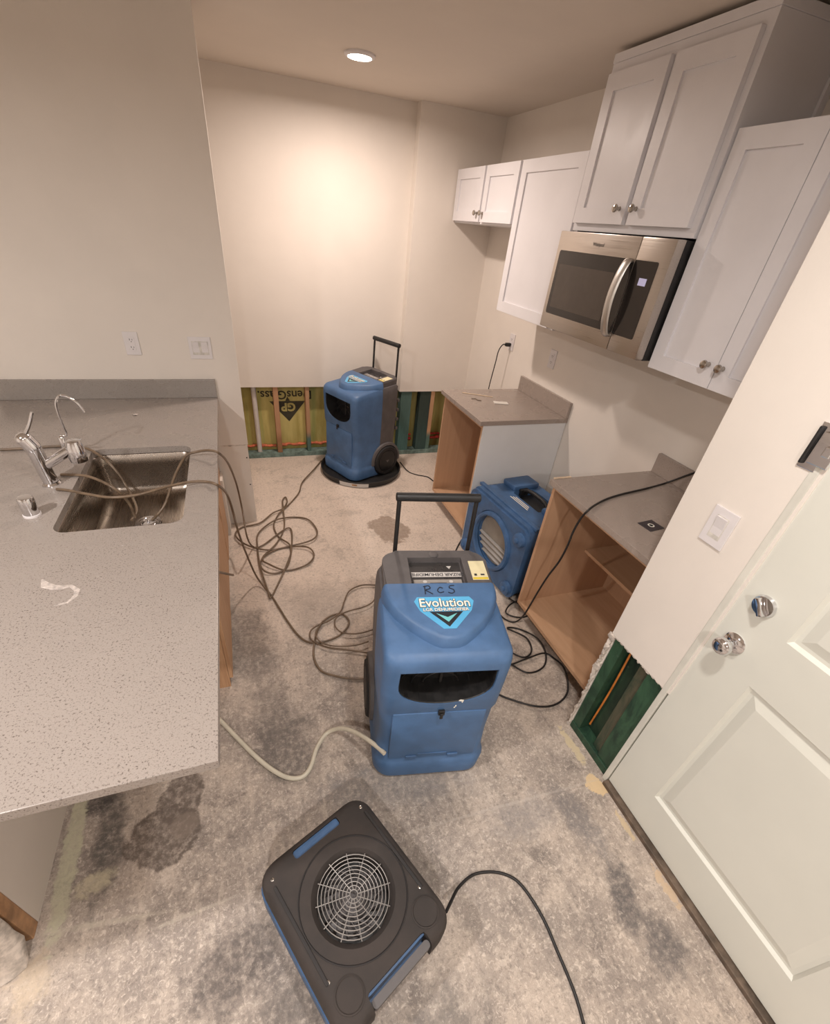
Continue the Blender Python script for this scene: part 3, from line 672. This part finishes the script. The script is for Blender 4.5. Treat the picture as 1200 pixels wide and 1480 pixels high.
# ------------------------------------------------------------------ dehumidifier (local: front = -Y)
SL = .11
def topz(y, h=0): return .730+SL*(y+.215)+h
def dehumidifier(label, loc, rz, marked):
    t = thing('dehumidifier', label, 'dehumidifier', loc, rz, 'portable dehumidifiers')
    def ring(z, hw, yf, yb, r, s):
        return [Vector((x, y, z+s*(y+.215))) for x, y in rrect(-hw, hw, yf, yb, r, 6)]
    R_ = [(.0, .214, -.20, .245, .07, 0), (.016, .230, -.214, .255, .075, 0), (.085, .236, -.216, .26, .075, 0), (.102, .231, -.206, .26, .07, 0), (.118, .224, -.196, .26, .06, 0),
          (.26, .219, -.190, .26, .055, 0), (.40, .222, -.192, .26, .055, 0), (.44, .224, -.204, .262, .05, 0), (.56, .225, -.210, .264, .05, 0), (.66, .225, -.214, .265, .05, .03),
          (.690, .224, -.213, .265, .05, .06), (.710, .221, -.208, .262, .05, .085), (.722, .213, -.198, .254, .05, .105), (.728, .198, -.180, .24, .045, .11), (.7295, .15, -.12, .18, .03, .11)]
    def body(): return loft(bmesh.new(), [ring(*a) for a in R_])
    ipoly = [(-.170, .668)]+[(-.172*math.cos(math.pi*k/18), .598-.116*math.sin(math.pi*k/18)**.8) for k in range(19)]+[(.170, .668)]
    pocket_ = PR(ipoly, lambda x, z: Vector((x, -.30, z)), lambda x, z: Vector((x*.98, -.09, .6+(z-.6)*.98)))
    wells = [L([(.139, s*.185), (.139, s*.30)], (0, .145, .128), 'x', 32) for s in (-1, 1)]
    full = diff(body(), pocket_, *wells)
    SPLIT = .075
    fr = obj('front_shell', keep(full.copy(), (0, SPLIT, 0), (0, -1, 0)), 'blue', t, 38)
    rr = obj('rear_shell', keep(full.copy(), (0, SPLIT+.0004, 0), (0, 1, 0)), 'grey', t, 38); full.free()
    # intake filter and ribs
    lnr = []
    for k_, y_ in ((.985, -.2045), (.972, -.20), (.955, -.094), (.93, -.0935)): lnr.append([Vector((x*k_, y_, .6+(z-.6)*k_)) for x, z in ipoly])
    ig = obj('intake_liner', loft(bmesh.new(), lnr, False, True), 'black', fr)
    bm = bmesh.new()
    for k in range(3):
        rr_ = .15-.042*k
        tube(bm, [Vector((rr_*math.cos(a), -.128, .51+rr_*.8*math.sin(a))) for a in [math.pi*j/20 for j in range(21)]], .0035, 6)
    tube(bm, [Vector((0, -.128, .51)), Vector((0, -.128, .635))], .006, 6)
    obj('fan_guard', bm, 'black', ig, 60)
    # access cover
    cv = obj('access_cover', B(-.176, .176, -.2035, -.186, .13, .425, bev=.006), 'blue', fr, 38)
    for s in (-1, 1): obj('hinge_tab', B(s*.085-.022, s*.085+.022, -.2085, -.2037, .128, .146, bev=.002), 'bluedk', cv)
    obj('handhold', B(-.06, .06, -.2065, -.2037, .150, .158, bev=.001), 'bluedk', cv)
    obj('latch', boxes([(-.012, .012, -.216, -.2055, .425, .448), (-.006, .006, -.221, -.216, .41, .438)], .002), 'black', fr)
    # raised hood: blue shield with grey control panel behind it
    SB = .085                                     # line between blue shield and grey panel
    def sh_poly(g):
        half = [(.205, SB), (.204, .05), (.193, .012), (.168, -.035), (.125, -.085), (.08, -.125), (.045, -.150), (.02, -.160)]
        half = [(x+g*(.9 if y > .03 else .75), y-g*(0 if y > .06 else .8)) for x, y in half]
        return [(-x, y) for x, y in half]+half[::-1]
    bm = bmesh.new()
    rings = []
    for g, h in ((.012, -.02), (.010, .004), (.002, .030), (-.004, .036), (-.012, .038)):
        rings.append([Vector((x, y, topz(y, h))) for x, y in sh_poly(g)])
    for r_ in rings:
        for v in r_:
            v.y = min(v.y, SB)
    sd = obj('hood_shield', loft(bm, rings), 'blue', t, 35)
    pp = rrect(-.205, .205, SB+.0005, .262, .055, 6); n_ = len(pp)
    pp = [(x, y) if y > .17 else ((-.205 if x < 0 else .205), SB+.0005) for x, y in pp]
    q2 = []
    for p_ in pp:
        if not q2 or (Vector(p_)-Vector(q2[-1])).length > 1e-5: q2.append(p_)
    pan = PR(q2, lambda x, y: Vector((x, y, topz(y, -.03))), lambda x, y: Vector((x, y, topz(y, .038))))
    bmesh.ops.bevel(pan, geom=[e for e in pan.edges if all(v.co.z > topz(v.co.y, .03) for v in e.verts) and not all(abs(v.co.y-SB-.0005) < 1e-4 for v in e.verts)], offset=.008, segments=3, affect='EDGES')
    rec = PR([(-.105, .075), (.105, .075), (.105, .222), (-.105, .222)], lambda x, y: Vector((x, y, topz(y, .016))), lambda x, y: Vector((x*1.03, y, topz(y, .08))))
    cp = obj('control_panel', diff(pan, rec), 'grey', t, 35)
    F = lambda x0, x1, y0, y1, h: PR([(x0, y0), (x1, y0), (x1, y1), (x0, y1)], lambda x, y: Vector((x, y, topz(y, h))), lambda x, y: Vector((x, y, topz(y, h+.0012))))
    df = obj('display_face', F(-.10, .10, .087, .218, .0163), 'screen', cp)
    obj('key_area', F(-.092, .092, .090, .124, .0177), 'screenlt', df)
    obj('title_band', F(-.096, .096, .138, .163, .0177), 'print', df)
    up = lambda cx, cy, h: (lambda x, y: Vector((cx-x, cy-y, topz(cy-y, h))))      # read from the back of the machine
    text('DRIZAIR DEHUMIDIFIER', .021, 'badgedk', df, up(0, .1505, .0192), offset=.0004)
    text('DRI-EAZ', .014, 'badgewh', df, up(0, .0975, .0206), offset=.0004)
    obj('brand_tab', F(-.032, .032, .089, .106, .0192), 'badgedk', df)
    for x in (-.05, .05): obj('key', L([(.008, topz(.112, .019)), (.008, topz(.112, .0205))], (x, .112, 0), seg=12), 'print', df)
    bm = bmesh.new(); vs = [bm.verts.new((x, y, topz(y, .0182))) for x, y in ((.045, .196), (.065, .196), (.055, .180))]; bm.faces.new(vs)
    obj('arrow_mark', bm, 'print', df)
    obj('finger_notch', L([(.02, topz(.24, .0385)), (.018, topz(.24, .040)), (.008, topz(.24, .0405))], (0, .240, 0), seg=16), 'grey', cp, 40)
    st = obj('instruction_sticker', F(.130, .192, .100, .200, .0383), 'sticker', cp)
    obj('sticker_band', F(.132, .190, .102, .111, .0396), 'stickyel', st)
    obj('sticker_mark', boxes([(.140, .150, .120, .132, topz(.125, .0392), topz(.125, .0402)), (.165, .180, .122, .130, topz(.125, .0392), topz(.125, .0402))]), 'badgedk', st)
    # badge
    bx = lambda pts, h: PR(pts, lambda x, y: Vector((x, y, topz(y, h-.0006))), lambda x, y: Vector((x, y, topz(y, h))))
    hb = .039
    by = -.030
    bx0 = bx; bx = lambda pts, h: bx0([(x*1.08, by+(y-by)*1.25) for x, y in pts], h)
    bd = obj('badge', bx([(-.10, by+.022), (-.088, by+.038), (.088, by+.038), (.10, by+.022), (.085, by-.012), (.02, by-.074), (-.02, by-.074), (-.085, by-.012)], hb), 'bluelt', sd)
    obj('badge_chevron', bx([(-.055, by-.016), (.055, by-.016), (0, by-.068)], hb+.0006), 'badgedk', bd)
    obj('badge_chevron', bx([(-.034, by-.022), (0, by-.036), (.034, by-.022), (0, by-.052)], hb+.0012), 'badgeteal', bd)
    on_ = lambda cy, h: (lambda x, y: Vector((x, cy+y, topz(cy+y, h))))
    text('Evolution', .054, 'badgedk', bd, on_(by+.0175, hb+.0014), offset=.0026, sx=.9)
    text('Evolution', .054, 'badgewh', bd, on_(by+.0175, hb+.0020), offset=.0008, sx=.9)
    text('LGR DEHUMIDIFIER', .0185, 'badgedk', bd, on_(by-.0125, hb+.0014), offset=.0009, sx=1.02)
    text('LGR DEHUMIDIFIER', .0185, 'badgewh', bd, on_(by-.0125, hb+.0020), offset=.0004, sx=1.02)
    if marked:
        bm = bmesh.new()
        hz = .0386; g = lambda pts: tube(bm, smooth_path([(-.062+(x+.062)*1.15, .052+(y-.052)*1.25, topz(.052+(y-.052)*1.25, hz)) for x, y in pts], 6), .0020, 6)
        ox, oy = -.062, .052
        g([(ox, oy-.016), (ox+.002, oy+.016)]); g([(ox-.003, oy+.013), (ox+.014, oy+.016), (ox+.018, oy+.006), (ox+.003, oy+.0), (ox+.01, oy-.006), (ox+.024, oy-.016)])
        ox += .045; g([(ox+.014, oy+.006), (ox+.004, oy+.009), (ox-.004, oy-.002), (ox+.002, oy-.011), (ox+.015, oy-.008)])
        ox += .033; g([(ox+.020, oy+.016), (ox+.006, oy+.015), (ox+.003, oy+.007), (ox+.014, oy+.001), (ox+.016, oy-.008), (ox+.006, oy-.014), (ox-.004, oy-.010)])
        obj('marker_writing', bm, 'ink', sd, 60)
        bm = bmesh.new()
        for c_, s_ in [((.062, -.2125, .506), (.008, .001, .005)), ((.068, -.2118, .499), (.004, .001, .008)), ((.048, -.2095, .470), (.004, .001, .007)), ((.044, -.209, .462), (.004, .001, .004))]: chip(bm, c_, s_)
        obj('paint_spot', bm, 'badgewh', fr)
    # wheels
    for s in (-1, 1):
        w_ = obj('wheel', L([(.125, s*.192), (.131, s*.198), (.131, s*.240), (.124, s*.250), (.098, s*.250), (.096, s*.243)], (0, .145, .132), 'x', 36), 'rubber', t, 35)
        hb_ = obj('hub', L([(.094, s*.2435), (.092, s*.250), (.06, s*.254), (.02, s*.256)], (0, .145, .132), 'x', 30), 'black', w_, 35)
        bm = bmesh.new(); vs = [bm.verts.new((s*.2565, .145+a, .132+b)) for a, b in ((-.018, .010), (.018, .010), (0, -.014))]; bm.faces.new(vs)
        obj('hub_mark', bm, 'grey', hb_)
    # fenders over the wheels
    for s in (-1, 1):
        rings = []
        for k in range(25):
            a = math.radians(-8+196*k/24); ca, sa = math.cos(a), math.sin(a)
            rings.append([Vector((s*x_, .145+r_*ca, .132+r_*sa)) for x_, r_ in ((.205, .136), (.236, .136), (.240, .140), (.236, .158), (.205, .166))])
        obj('wheel_fender', loft(bmesh.new(), rings), 'grey', rr, 45)
    # handle
    bm = bmesh.new()
    for s in (-1, 1):
        tube(bm, smooth_path([(s*.148, .276, .36), (s*.148, .278, .7), (s*.147, .284, 1.045)], 5), .0085, 10)
    hd = obj('handle', bm, 'black', t, 50)
    obj('grip', L([(.012, -.160), (.0165, -.157), (.0165, .157), (.012, .160)], (0, .284, 1.048), 'x', 20), 'black', hd, 40)
    obj('handle_guide', boxes([(s*.148-.018, s*.148+.018,   .2655, .292, z, z+.04) for s in (-1, 1) for z in (.40, .70)], .003), 'black', hd)
    for k in range(4):
        for s in (-1, 1): obj('rib', B(s*.19-.02, s*.19+.02, .258, .281, .38+.08*k, .405+.08*k, bev=.005), 'grey', rr)
    return t
dh1 = dehumidifier('blue dehumidifier with RCS marked on its hood and wheels on the bare floor', (.588, 1.045, 0), math.radians(-11.5), True)
dp = (.955, 3.675)
dh2 = dehumidifier('blue dehumidifier without handwriting standing in a round black tray', (dp[0]-.04, dp[1]+.005, .022), math.radians(-65), False)
ty = thing('drip_tray', 'round black plastic tray under the dehumidifier by the back wall', 'tray', (dp[0], dp[1], 0))
obj('pan', L([(.335, 0), (.350, .004), (.356, .04), (.361, .052), (.355, .054), (.345, .045), (.339, .021), (.0, .0205)], (0, 0, 0), seg=56, cap=False), 'black', ty, 40)
obj('underside', L([(.335, .0001), (.0, .0001)], (0, 0, 0), seg=56, cap=False), 'black', ty)
a0 = math.atan2(-dp[1], -dp[0])
bm = bmesh.new(); n = 12
for k in range(n):
    A = [a0-.52+.72*(k+j)/n for j in (0, 1)]
    vs = [bm.verts.new((r*math.cos(a), r*math.sin(a), z)) for a, r, z in ((A[0], .3535, .006), (A[1], .3535, .006), (A[1], .3612, .044), (A[0], .3612, .044))]; bm.faces.new(vs)
bmesh.ops.remove_doubles(bm, verts=bm.verts, dist=1e-5)
lb = obj('tray_label', bm, 'print', ty)
bm = bmesh.new()
A = [a0-.2, a0-.08]; vs = [bm.verts.new((r*math.cos(a), r*math.sin(a), z)) for a, r, z in ((A[0], .3575, .018), (A[1], .3575, .018), (A[1], .3622, .036), (A[0], .3622, .036))]; bm.faces.new(vs)
obj('label_mark', bm, 'brownwood', lb)

# ------------------------------------------------------------------ air scrubber (local: round intake on -Y)
AW, AH, AD = .295, .53, .42
asb = thing('air_scrubber', 'blue box air scrubber with round filter opening between the open cabinets', 'air scrubber', (1.62, 2.042, 0), math.radians(-90+6))
core = PR(rrect(-AW, AW, .03, AH, .045, 5), lambda x, z: Vector((x, 0, z)), lambda x, z: Vector((x*.98, AD, .28+(z-.28)*.98)))
bmesh.ops.translate(core, verts=core.verts, vec=(0, -AD/2, 0))
grip_cut = B(-.13, .13, -.03, .13, AH-.045, AH+.1, bev=.01); ho = L([(.172, -.1), (.172, .06)], (0, -AD/2, .275), 'y', 48)
ash = obj('housing', diff(core, grip_cut, ho), 'bluedk', asb, 35)
obj('opening_ring', L([(.165, -.010), (.167, -.034), (.178, -.040), (.192, -.034), (.199, .0)], (0, -AD/2, .275), 'y', 48, cap=False), 'bluedk', asb, 40)
ff = obj('filter', L([(.171, .028), (.171, .022), (.0, .022)], (0, -AD/2, .275), 'y', 48), 'filter', asb)
bm = bmesh.new()
for k in range(-4, 5):
    z = .275+.012+.036*k; w = math.sqrt(max(0, .166**2-(z-.275)**2))
    if k < 0: box(bm, -w, w, -AD/2+.006, -AD/2+.0215, z-.004, z+.004)
obj('filter_bar', bm, 'print', ff)
obj('front_flange', diff(PR(rrect(-AW-.012, AW+.012, .02, AH-.015, .06, 5), lambda x, z: Vector((x, -AD/2-.018, z)), lambda x, z: Vector((x, -AD/2-.0005, z))), L([(.1995, -.1), (.1995, .1)], (0, -AD/2, .275), 'y', 48)), 'bluedk', asb, 35)
for sx in (-1, 1):
    for z in (.085, AH-.085):
        bs = obj('corner_boss', L([(.045, .0), (.042, -.022), (.030, -.028)], (sx*.248, -AD/2-.0185, z), 'y', 24), 'bluedk', asb, 35)
        obj('boss_cap', L([(.018, -.0285), (.017, -.038), (.010, -.041)], (sx*.248, -AD/2-.0185, z), 'y', 16), 'bluedk', bs, 35)
obj('lid_band', B(-AW-.006, AW+.006, -AD/2+.03, -AD/2+.06, AH-.01, AH+.010, bev=.006), 'bluedk', asb, 35)
for sx in (-1, 1):
    obj('lid_shoulder', B(sx*.2-.065, sx*.2+.065, -.02, AD/2-.03, AH-.004, AH+.032, bev=.012), 'bluedk', asb, 35)
obj('handle_well', B(-.128, .128, -.028, .128, AH-.0445, AH-.041), 'black', asb)
obj('handle', T([(-.12, .05, AH-.02), (-.10, .05, AH+.012), (-.05, .05, AH+.026), (.05, .05, AH+.026), (.10, .05, AH+.012), (.12, .05, AH-.02)], .013, 12), 'black', asb, 60)
obj('handle_clip', boxes([(s*.125-.014, s*.125+.014, .02, .08, AH-.03, AH+.014) for s in (-1, 1)], .003), 'black', asb)
bm = bmesh.new()
for r in range(3): box(bm, -.09+.01*r, .09-.012*r, -.085+.014*r, -.079+.014*r, AH+.0002, AH+.0009)
obj('label_print', bm, 'badgewh', asb)
for z in (.14, .40): obj('latch', boxes([(AW-.002, AW+.012, -.09, -.05, z, z+.05), (AW+.012, AW+.018, -.085, -.055, z+.01, z+.04)], .002), 'nickel', asb)
for k in range(3): obj('side_rib', B(AW-.006, AW+.008, -AD/2+.1+.1*k, -AD/2+.125+.1*k, .06, AH-.06, bev=.004), 'bluedk', asb)
for sx in (-1, 1):
    for y in (-.15, .15): obj('foot', B(sx*.22-.03, sx*.22+.03, y-.03, y+.03, 0, .035, bev=.004), 'rubber', asb)

# ------------------------------------------------------------------ low air mover (local: slot edge +Y, carry handle -Y)
FH = .20
am = thing('air_mover', 'black and blue low profile air mover with a round wire grille', 'air mover', (.137, .462, 0), math.radians(23))
hw, hl = .203, .243
lo_ = [rrect(-hw-.004-e, hw-.012+e, -hl+.03-e, hl-.004+e, .05, 6) for e in (-.02, 0, 0)]
obj('lower_shell', loft(bmesh.new(), [[Vector((x, y, z)) for x, y in p_] for p_, z in zip(lo_, (.006, .03, .125))]), 'bluedk', am, 40)
def cover_ring(e, z): return [Vector((x, y, z)) for x, y in rrect(-hw+e, hw-e, -hl+e, hl-e, .062, 7)]
cov = loft(bmesh.new(), [cover_ring(.012, .085), cover_ring(.0, .09), cover_ring(.0, .165), cover_ring(.006, .186), cover_ring(.018, .197), cover_ring(.03, FH)])
slot_ = PR(rrect(-.085, .085, hl-.052, hl-.022, .009, 4), lambda x, y: Vector((x, y, .17)), lambda x, y: Vector((x, y, .3)))
notch = B(-.105, .105, -hl-.05, -hl+.042, .05, .3, bev=.012)
hole_ = L([(.110, .12), (.112, .18), (.128, .2003), (.128, .25)], (0, 0, 0), 'z', 48)
fcv = obj('top_cover', diff(cov, slot_, notch, hole_), 'fancover', am, 32)
obj('blue_slot', PR(rrect(-.084, .084, hl-.051, hl-.023, .009, 4), lambda x, y: Vector((x, y, .171)), lambda x, y: Vector((x, y, .190))), 'bluedk', am)
hn = obj('carry_handle', PR(rrect(-.103, .103, -hl+.004, -hl+.026, .010, 4), lambda x, y: Vector((x, y, .150)), lambda x, y: Vector((x, y, .182))), 'grey', am, 40)
obj('notch_wall', B(-.104, .104, -hl+.036, -hl+.0415, .052, .185), 'bluedk', am)
obj('intake_collar', L([(.166, .2003), (.166, .2025), (.164, .2035), (.161, .2003)], (0, 0, 0), 'z', 56, cap=False), 'fanridge', fcv, 40)
for sx in (-1, 1):
    obj('long_ridge', B(sx*.172-.005, sx*.172+.005, -.12, .17, .1998, .2035, bev=.002), 'fanridge', fcv)
    pd = obj('stacking_pad', L([(.041, .1995), (.041, .2025), (.038, .2035), (.035, .2005), (.008, .2005)], (sx*.138, -.172, 0), 'z', 28), 'fancover', fcv, 35)
for sx, y in ((-1, .19), (1, .19), (-1, -.115), (1, -.115)):
    obj('screw', L([(.0055, .1995), (.0055, .2015), (.003, .202)], (sx*.168, y, 0), 'z', 10), 'nickel', fcv)
bm = bmesh.new()
for k in range(10):
    r = .012+.0107*k; tube(bm, [Vector((r*math.cos(a), r*math.sin(a), .199+.004*(1-r/.1))) for a in [2*math.pi*j/40 for j in range(40)]], .0014, 5, True)
for k in range(12):
    a = 2*math.pi*k/12; tube(bm, [Vector((.012*math.cos(a), .012*math.sin(a), .2005)), Vector((.115*math.cos(a+.1), .115*math.sin(a+.1), .197))], .0014, 5)
obj('fan_grille', bm, 'wire', am, 60)
im = obj('impeller', L([(.094, .128), (.094, .132), (.05, .14), (.035, .165), (.02, .172), (.0, .173)], (0, 0, 0), 'z', 36, cap=False), 'grey', am, 40)
bm = bmesh.new()
for k in range(16):
    a = 2*math.pi*k/16; c_, s_ = math.cos(a), math.sin(a); P0 = Vector((.058*c_, .058*s_, 0)); P1 = Vector((.092*math.cos(a+.35), .092*math.sin(a+.35), 0))
    n_ = (P1-P0).cross(Vector((0, 0, 1))).normalized()*.0012
    vs = [bm.verts.new(P+Vector((0, 0, z))+d) for d in (n_, -n_) for P, z in ((P0, .142), (P1, .134), (P1, .178), (P0, .178))]
    bm.faces.new(vs[:4]); bm.faces.new(vs[7:3:-1])
    for i in range(4): bm.faces.new((vs[i], vs[(i+1) % 4], vs[4+(i+1) % 4], vs[4+i]))
obj('blade', bm, 'grey', im)
obj('guard_floor', L([(.115, .1265), (.0, .1265)], (0, 0, 0), 'z', 32, cap=False), 'black', am)

# ------------------------------------------------------------------ power cords and hoses
def fl(pts, z): return [at(x, y, 2, 0)+Vector((0, 0, z)) for x, y in pts]
def zz(pts): return [(300+x*.2567, 600+y*.2567) for x, y in pts]     # points read off an enlarged detail
def cord(name, label, cat, pts, r, mt, group=None, n=8):
    o = obj(name, T(pts, r, 8, n), mt, None, 60); return tag(o, label, cat, group)
r = .0056; zc = ZK+r+.0006
# tube from the far dehumidifier: tray -> coils on the floor -> over the counter edge -> sink
A_ = fl(zz([(640, 262), (600, 318), (535, 388), (515, 445), (460, 508), (430, 540), (395, 580), (374, 630), (400, 690), (462, 742), (470, 800), (440, 875), (375, 898), (318, 888), (300, 840), (340, 790),
            (430, 752), (560, 757), (600, 800), (560, 850), (450, 880), (350, 855), (312, 815), (390, 730), (432, 640), (428, 545), (424, 492), (440, 470), (448, 495), (425, 540), (370, 562), (290, 580), (195, 638), (160, 690),
            (222, 742), (340, 768), (470, 742), (590, 716), (618, 665), (570, 598), (490, 580), (400, 600), (340, 628), (285, 680), (282, 750), (300, 870), (345, 1010)]), r)
A_ += fl([(392, 866), (402, 846), (415, 820), (422, 795), (418, 765)], r)
for i, v in enumerate(A_):
    v.z += .003+.0045*((i*7) % 4)
    if v.x < .03 and v.y > 2.91: v.y = 2.91
A_ += [at(380, 788, 2, .012), at(366, 790, 2, .02), at(357, 775, 0, -.075), at(350, 735, 0, -.085), at(342, 700, 0, -.095), at(331, 672, 0, -.108), at(318, 656, 0, -.125), at(303, 651, 2, zc+.035), at(285, 653, 2, zc+.02), at(268, 660, 2, zc+.004), at(252, 690, 2, .87), at(238, 730, 2, .79), at(220, 752, 2, .735)]
cord('drain_tube', 'brown drain tube coiled on the floor and hung into the sink by its end', 'tube', A_, r, 'hose', 'condensate drain tubes')
# tube from the near dehumidifier: beside the faucet -> across sink -> edge -> coils beside it
B_ = [at(0, 650, 2, zc), at(40, 648, 2, zc), at(80, 645, 2, zc), at(112, 646, 2, zc), at(134, 652, 2, zc), at(160, 672, 2, .88), at(182, 702, 2, .80), at(198, 735, 2, .735), at(190, 752, 2, .72)]
cord('drain_tube', 'brown drain tube lying along the counter and dropping into the sink', 'tube', B_, r, 'hose', 'condensate drain tubes')
D_ = [at(88, 686, 2, zc), at(118, 687, 2, zc), at(140, 693, 2, zc), at(165, 706, 2, .90), at(185, 725, 2, .83), at(196, 748, 2, .76)]
cord('drain_tube', 'short brown drain tube curling from the faucet foot into the sink', 'tube', D_, r, 'hose', 'condensate drain tubes')
E_ = [at(82, 707, 2, zc), at(100, 709, 2, zc+.003), at(125, 714, 2, zc+.012), at(160, 719, 2, zc+.02), at(200, 715, 2, zc+.022), at(240, 704, 2, zc+.02), at(272, 697, 2, zc+.012), at(297, 696, 2, zc+.006), at(316, 702, 2, zc),
      at(329, 716, 0, -.122), at(337, 740, 0, -.112), at(345, 770, 0, -.10), at(358, 805, 0, -.08), at(372, 835, 2, .05)]
E_ += [v+Vector((0, 0, .004)) for v in fl(zz([(355, 1015), (400, 1085), (450, 1165), (510, 1245), (570, 1285), (640, 1285), (730, 1255), (785, 1205), (795, 1160), (750, 1125), (680, 1145), (630, 1200), (605, 1280), (600, 1370), (640, 1445), (720, 1475), (820, 1492), (900, 1490)]), r)]
cord('drain_tube', 'brown drain tube across the sink and counter edge to the nearer dehumidifier', 'tube', E_, r, 'hose', 'condensate drain tubes')
G_ = fl(zz([(960, 968), (870, 968), (800, 1000), (770, 1060), (750, 1115), (690, 1165), (620, 1195), (580, 1230), (590, 1280), (680, 1320), (800, 1335), (905, 1350)]), r)
for i, v in enumerate(G_): v.z += .010
cord('power_cord', 'dark cord looped beside the RCS marked dehumidifier', 'cord', G_, .0045, 'hose', 'cords on the floor')
H_ = fl(zz([(955, 1000), (935, 1060), (880, 1095), (790, 1120), (730, 1150), (718, 1200), (760, 1240), (850, 1245), (955, 1215)]), .004)
for i, v in enumerate(H_): v.z += .018
cord('power_cord', 'thin brown cord curled under the dark loop beside the dehumidifier wheel', 'cord', H_, .004, 'hose', 'cords on the floor')
I_ = fl(zz([(905, 1295), (830, 1318), (720, 1322), (640, 1300), (610, 1250), (650, 1180)]), .004)
for v in I_: v.z += .026
cord('power_cord', 'brown cord end lying across the loops beside the dehumidifier wheel', 'cord', I_, .004, 'hose', 'cords on the floor')
# black coil to the right of the near dehumidifier
J_ = fl([(712, 1000), (735, 1012), (775, 1024), (805, 1018), (820, 1000), (815, 970), (800, 952), (785, 946), (760, 955), (735, 962), (728, 955), (760, 975), (785, 965), (788, 945), (775, 925), (750, 910), (733, 910), (760, 925), (768, 942), (755, 952), (728, 940)], .005)
for i, v in enumerate(J_): v.z += .006*(i % 3)
cord('power_cord', 'black cord coiled between the RCS marked dehumidifier and the open cabinet', 'cord', J_, .0048, 'cord', 'cords on the floor')
# cord over the worktop down to the floor
zr = ZK+.006
K_ = [at(1030, 676, 0, 1.99), at(1008, 682, 0, 1.99), at(985, 690, 0, 1.99), at(960, 699, 2, zr), at(930, 707, 2, zr), at(900, 714, 2, zr), at(878, 721, 2, zr), at(862, 729, 2, zr+.004), at(851, 737, 0, 1.366), at(840, 749, 0, 1.355), at(829, 768, 0, 1.345), at(820, 790, 0, 1.342), at(808, 812, 0, 1.342), at(792, 833, 0, 1.345), at(778, 855, 0, 1.35), at(768, 872, 0, 1.362), at(758, 888, 0, 1.37), at(749, 897, 2, .03)]
for v in K_: v.x = min(v.x, 1.99)
K_ += fl([(740, 900), (730, 896), (722, 889)], .006)
cord('power_cord', 'black cord running over the worktop edge and down past the open cabinet', 'cord', K_, .0048, 'cord', 'cords on the floor')
M_ = fl([(735, 868), (748, 876), (765, 880), (762, 893), (745, 896), (730, 890), (738, 876), (756, 872), (770, 884)], .005)
for i, v in enumerate(M_): v.z += .014+.004*(i % 3)
cord('power_cord', 'black cord bunched at the foot of the air scrubber', 'cord', M_, .0045, 'cord', 'cords on the floor')
N_ = [at(645, 1318, 2, .075)]+fl([(651, 1306), (662, 1285), (682, 1266), (705, 1261), (728, 1264), (748, 1275), (768, 1300), (788, 1335), (805, 1375), (822, 1415), (834, 1448), (845, 1490), (850, 1530)], .0055)
N_[1].z = .045; N_[2].z = .018
cord('power_cord', 'black cord curving from the low air mover across the floor', 'cord', N_, .0052, 'cord', 'cords on the floor')  # the air mover's own power cord, kept as a separate object
O_ = fl([(578, 672), (590, 682), (603, 687), (618, 690), (628, 697), (640, 702), (650, 705)], .005); O_[0].z = .03
cord('power_cord', 'black cord from the tray dehumidifier to the open cabinet', 'cord', O_, .0045, 'cord', 'cords on the floor')
Q_ = fl([(658, 798), (664, 786), (671, 775), (676, 768)], .005)
cord('power_cord', 'black cord end on the floor beside the air scrubber opening', 'cord', Q_, .0045, 'cord', 'cords on the floor')
# plug in the alcove socket
R1 = Vector((XR-.036, 3.288, 1.176))
pg = thing('power_plug', 'black plug and cord hanging from the alcove wall socket', 'plug', R1)
obj('plug_body', B(-.014, .0270, -.012, .014, -.013, .012, bev=.004), 'black', pg, 40)
obj('cord', T([(-.013, 0, 0), (-.04, .002, -.004), (-.062, .006, -.05), (-.066, .01, -.13), (-.070, .02, -.24), (-.072, .03, -.36), (-.075, .04, -.7), (-.08, .05, -1.1), (-.16, .08, -1.168)], .0042, 8), 'cord', pg, 60)
# white hose
Z_ = [at(556, 1089, 2, .165), at(545, 1079, 2, .155), at(527, 1066, 2, .13), at(508, 1056, 2, .09), at(490, 1053, 2, .05)]+fl([(472, 1062), (458, 1083), (450, 1108), (438, 1124), (418, 1126), (395, 1115), (370, 1095), (345, 1070), (320, 1044), (295, 1020), (270, 1005)], .0095)
cord('drain_hose', 'cream garden hose from the nearer dehumidifier to under the bar counter', 'hose', Z_, .0095, 'whitehose')
cord('cable_stub', 'short dark cable end poking out of the plywood cabinet front', 'cable', [at(313, 826, 0, -.199), at(322, 828, 0, -.185), at(331, 830, 0, -.165), at(337, 831, 0, -.155)], .006, 'hose')
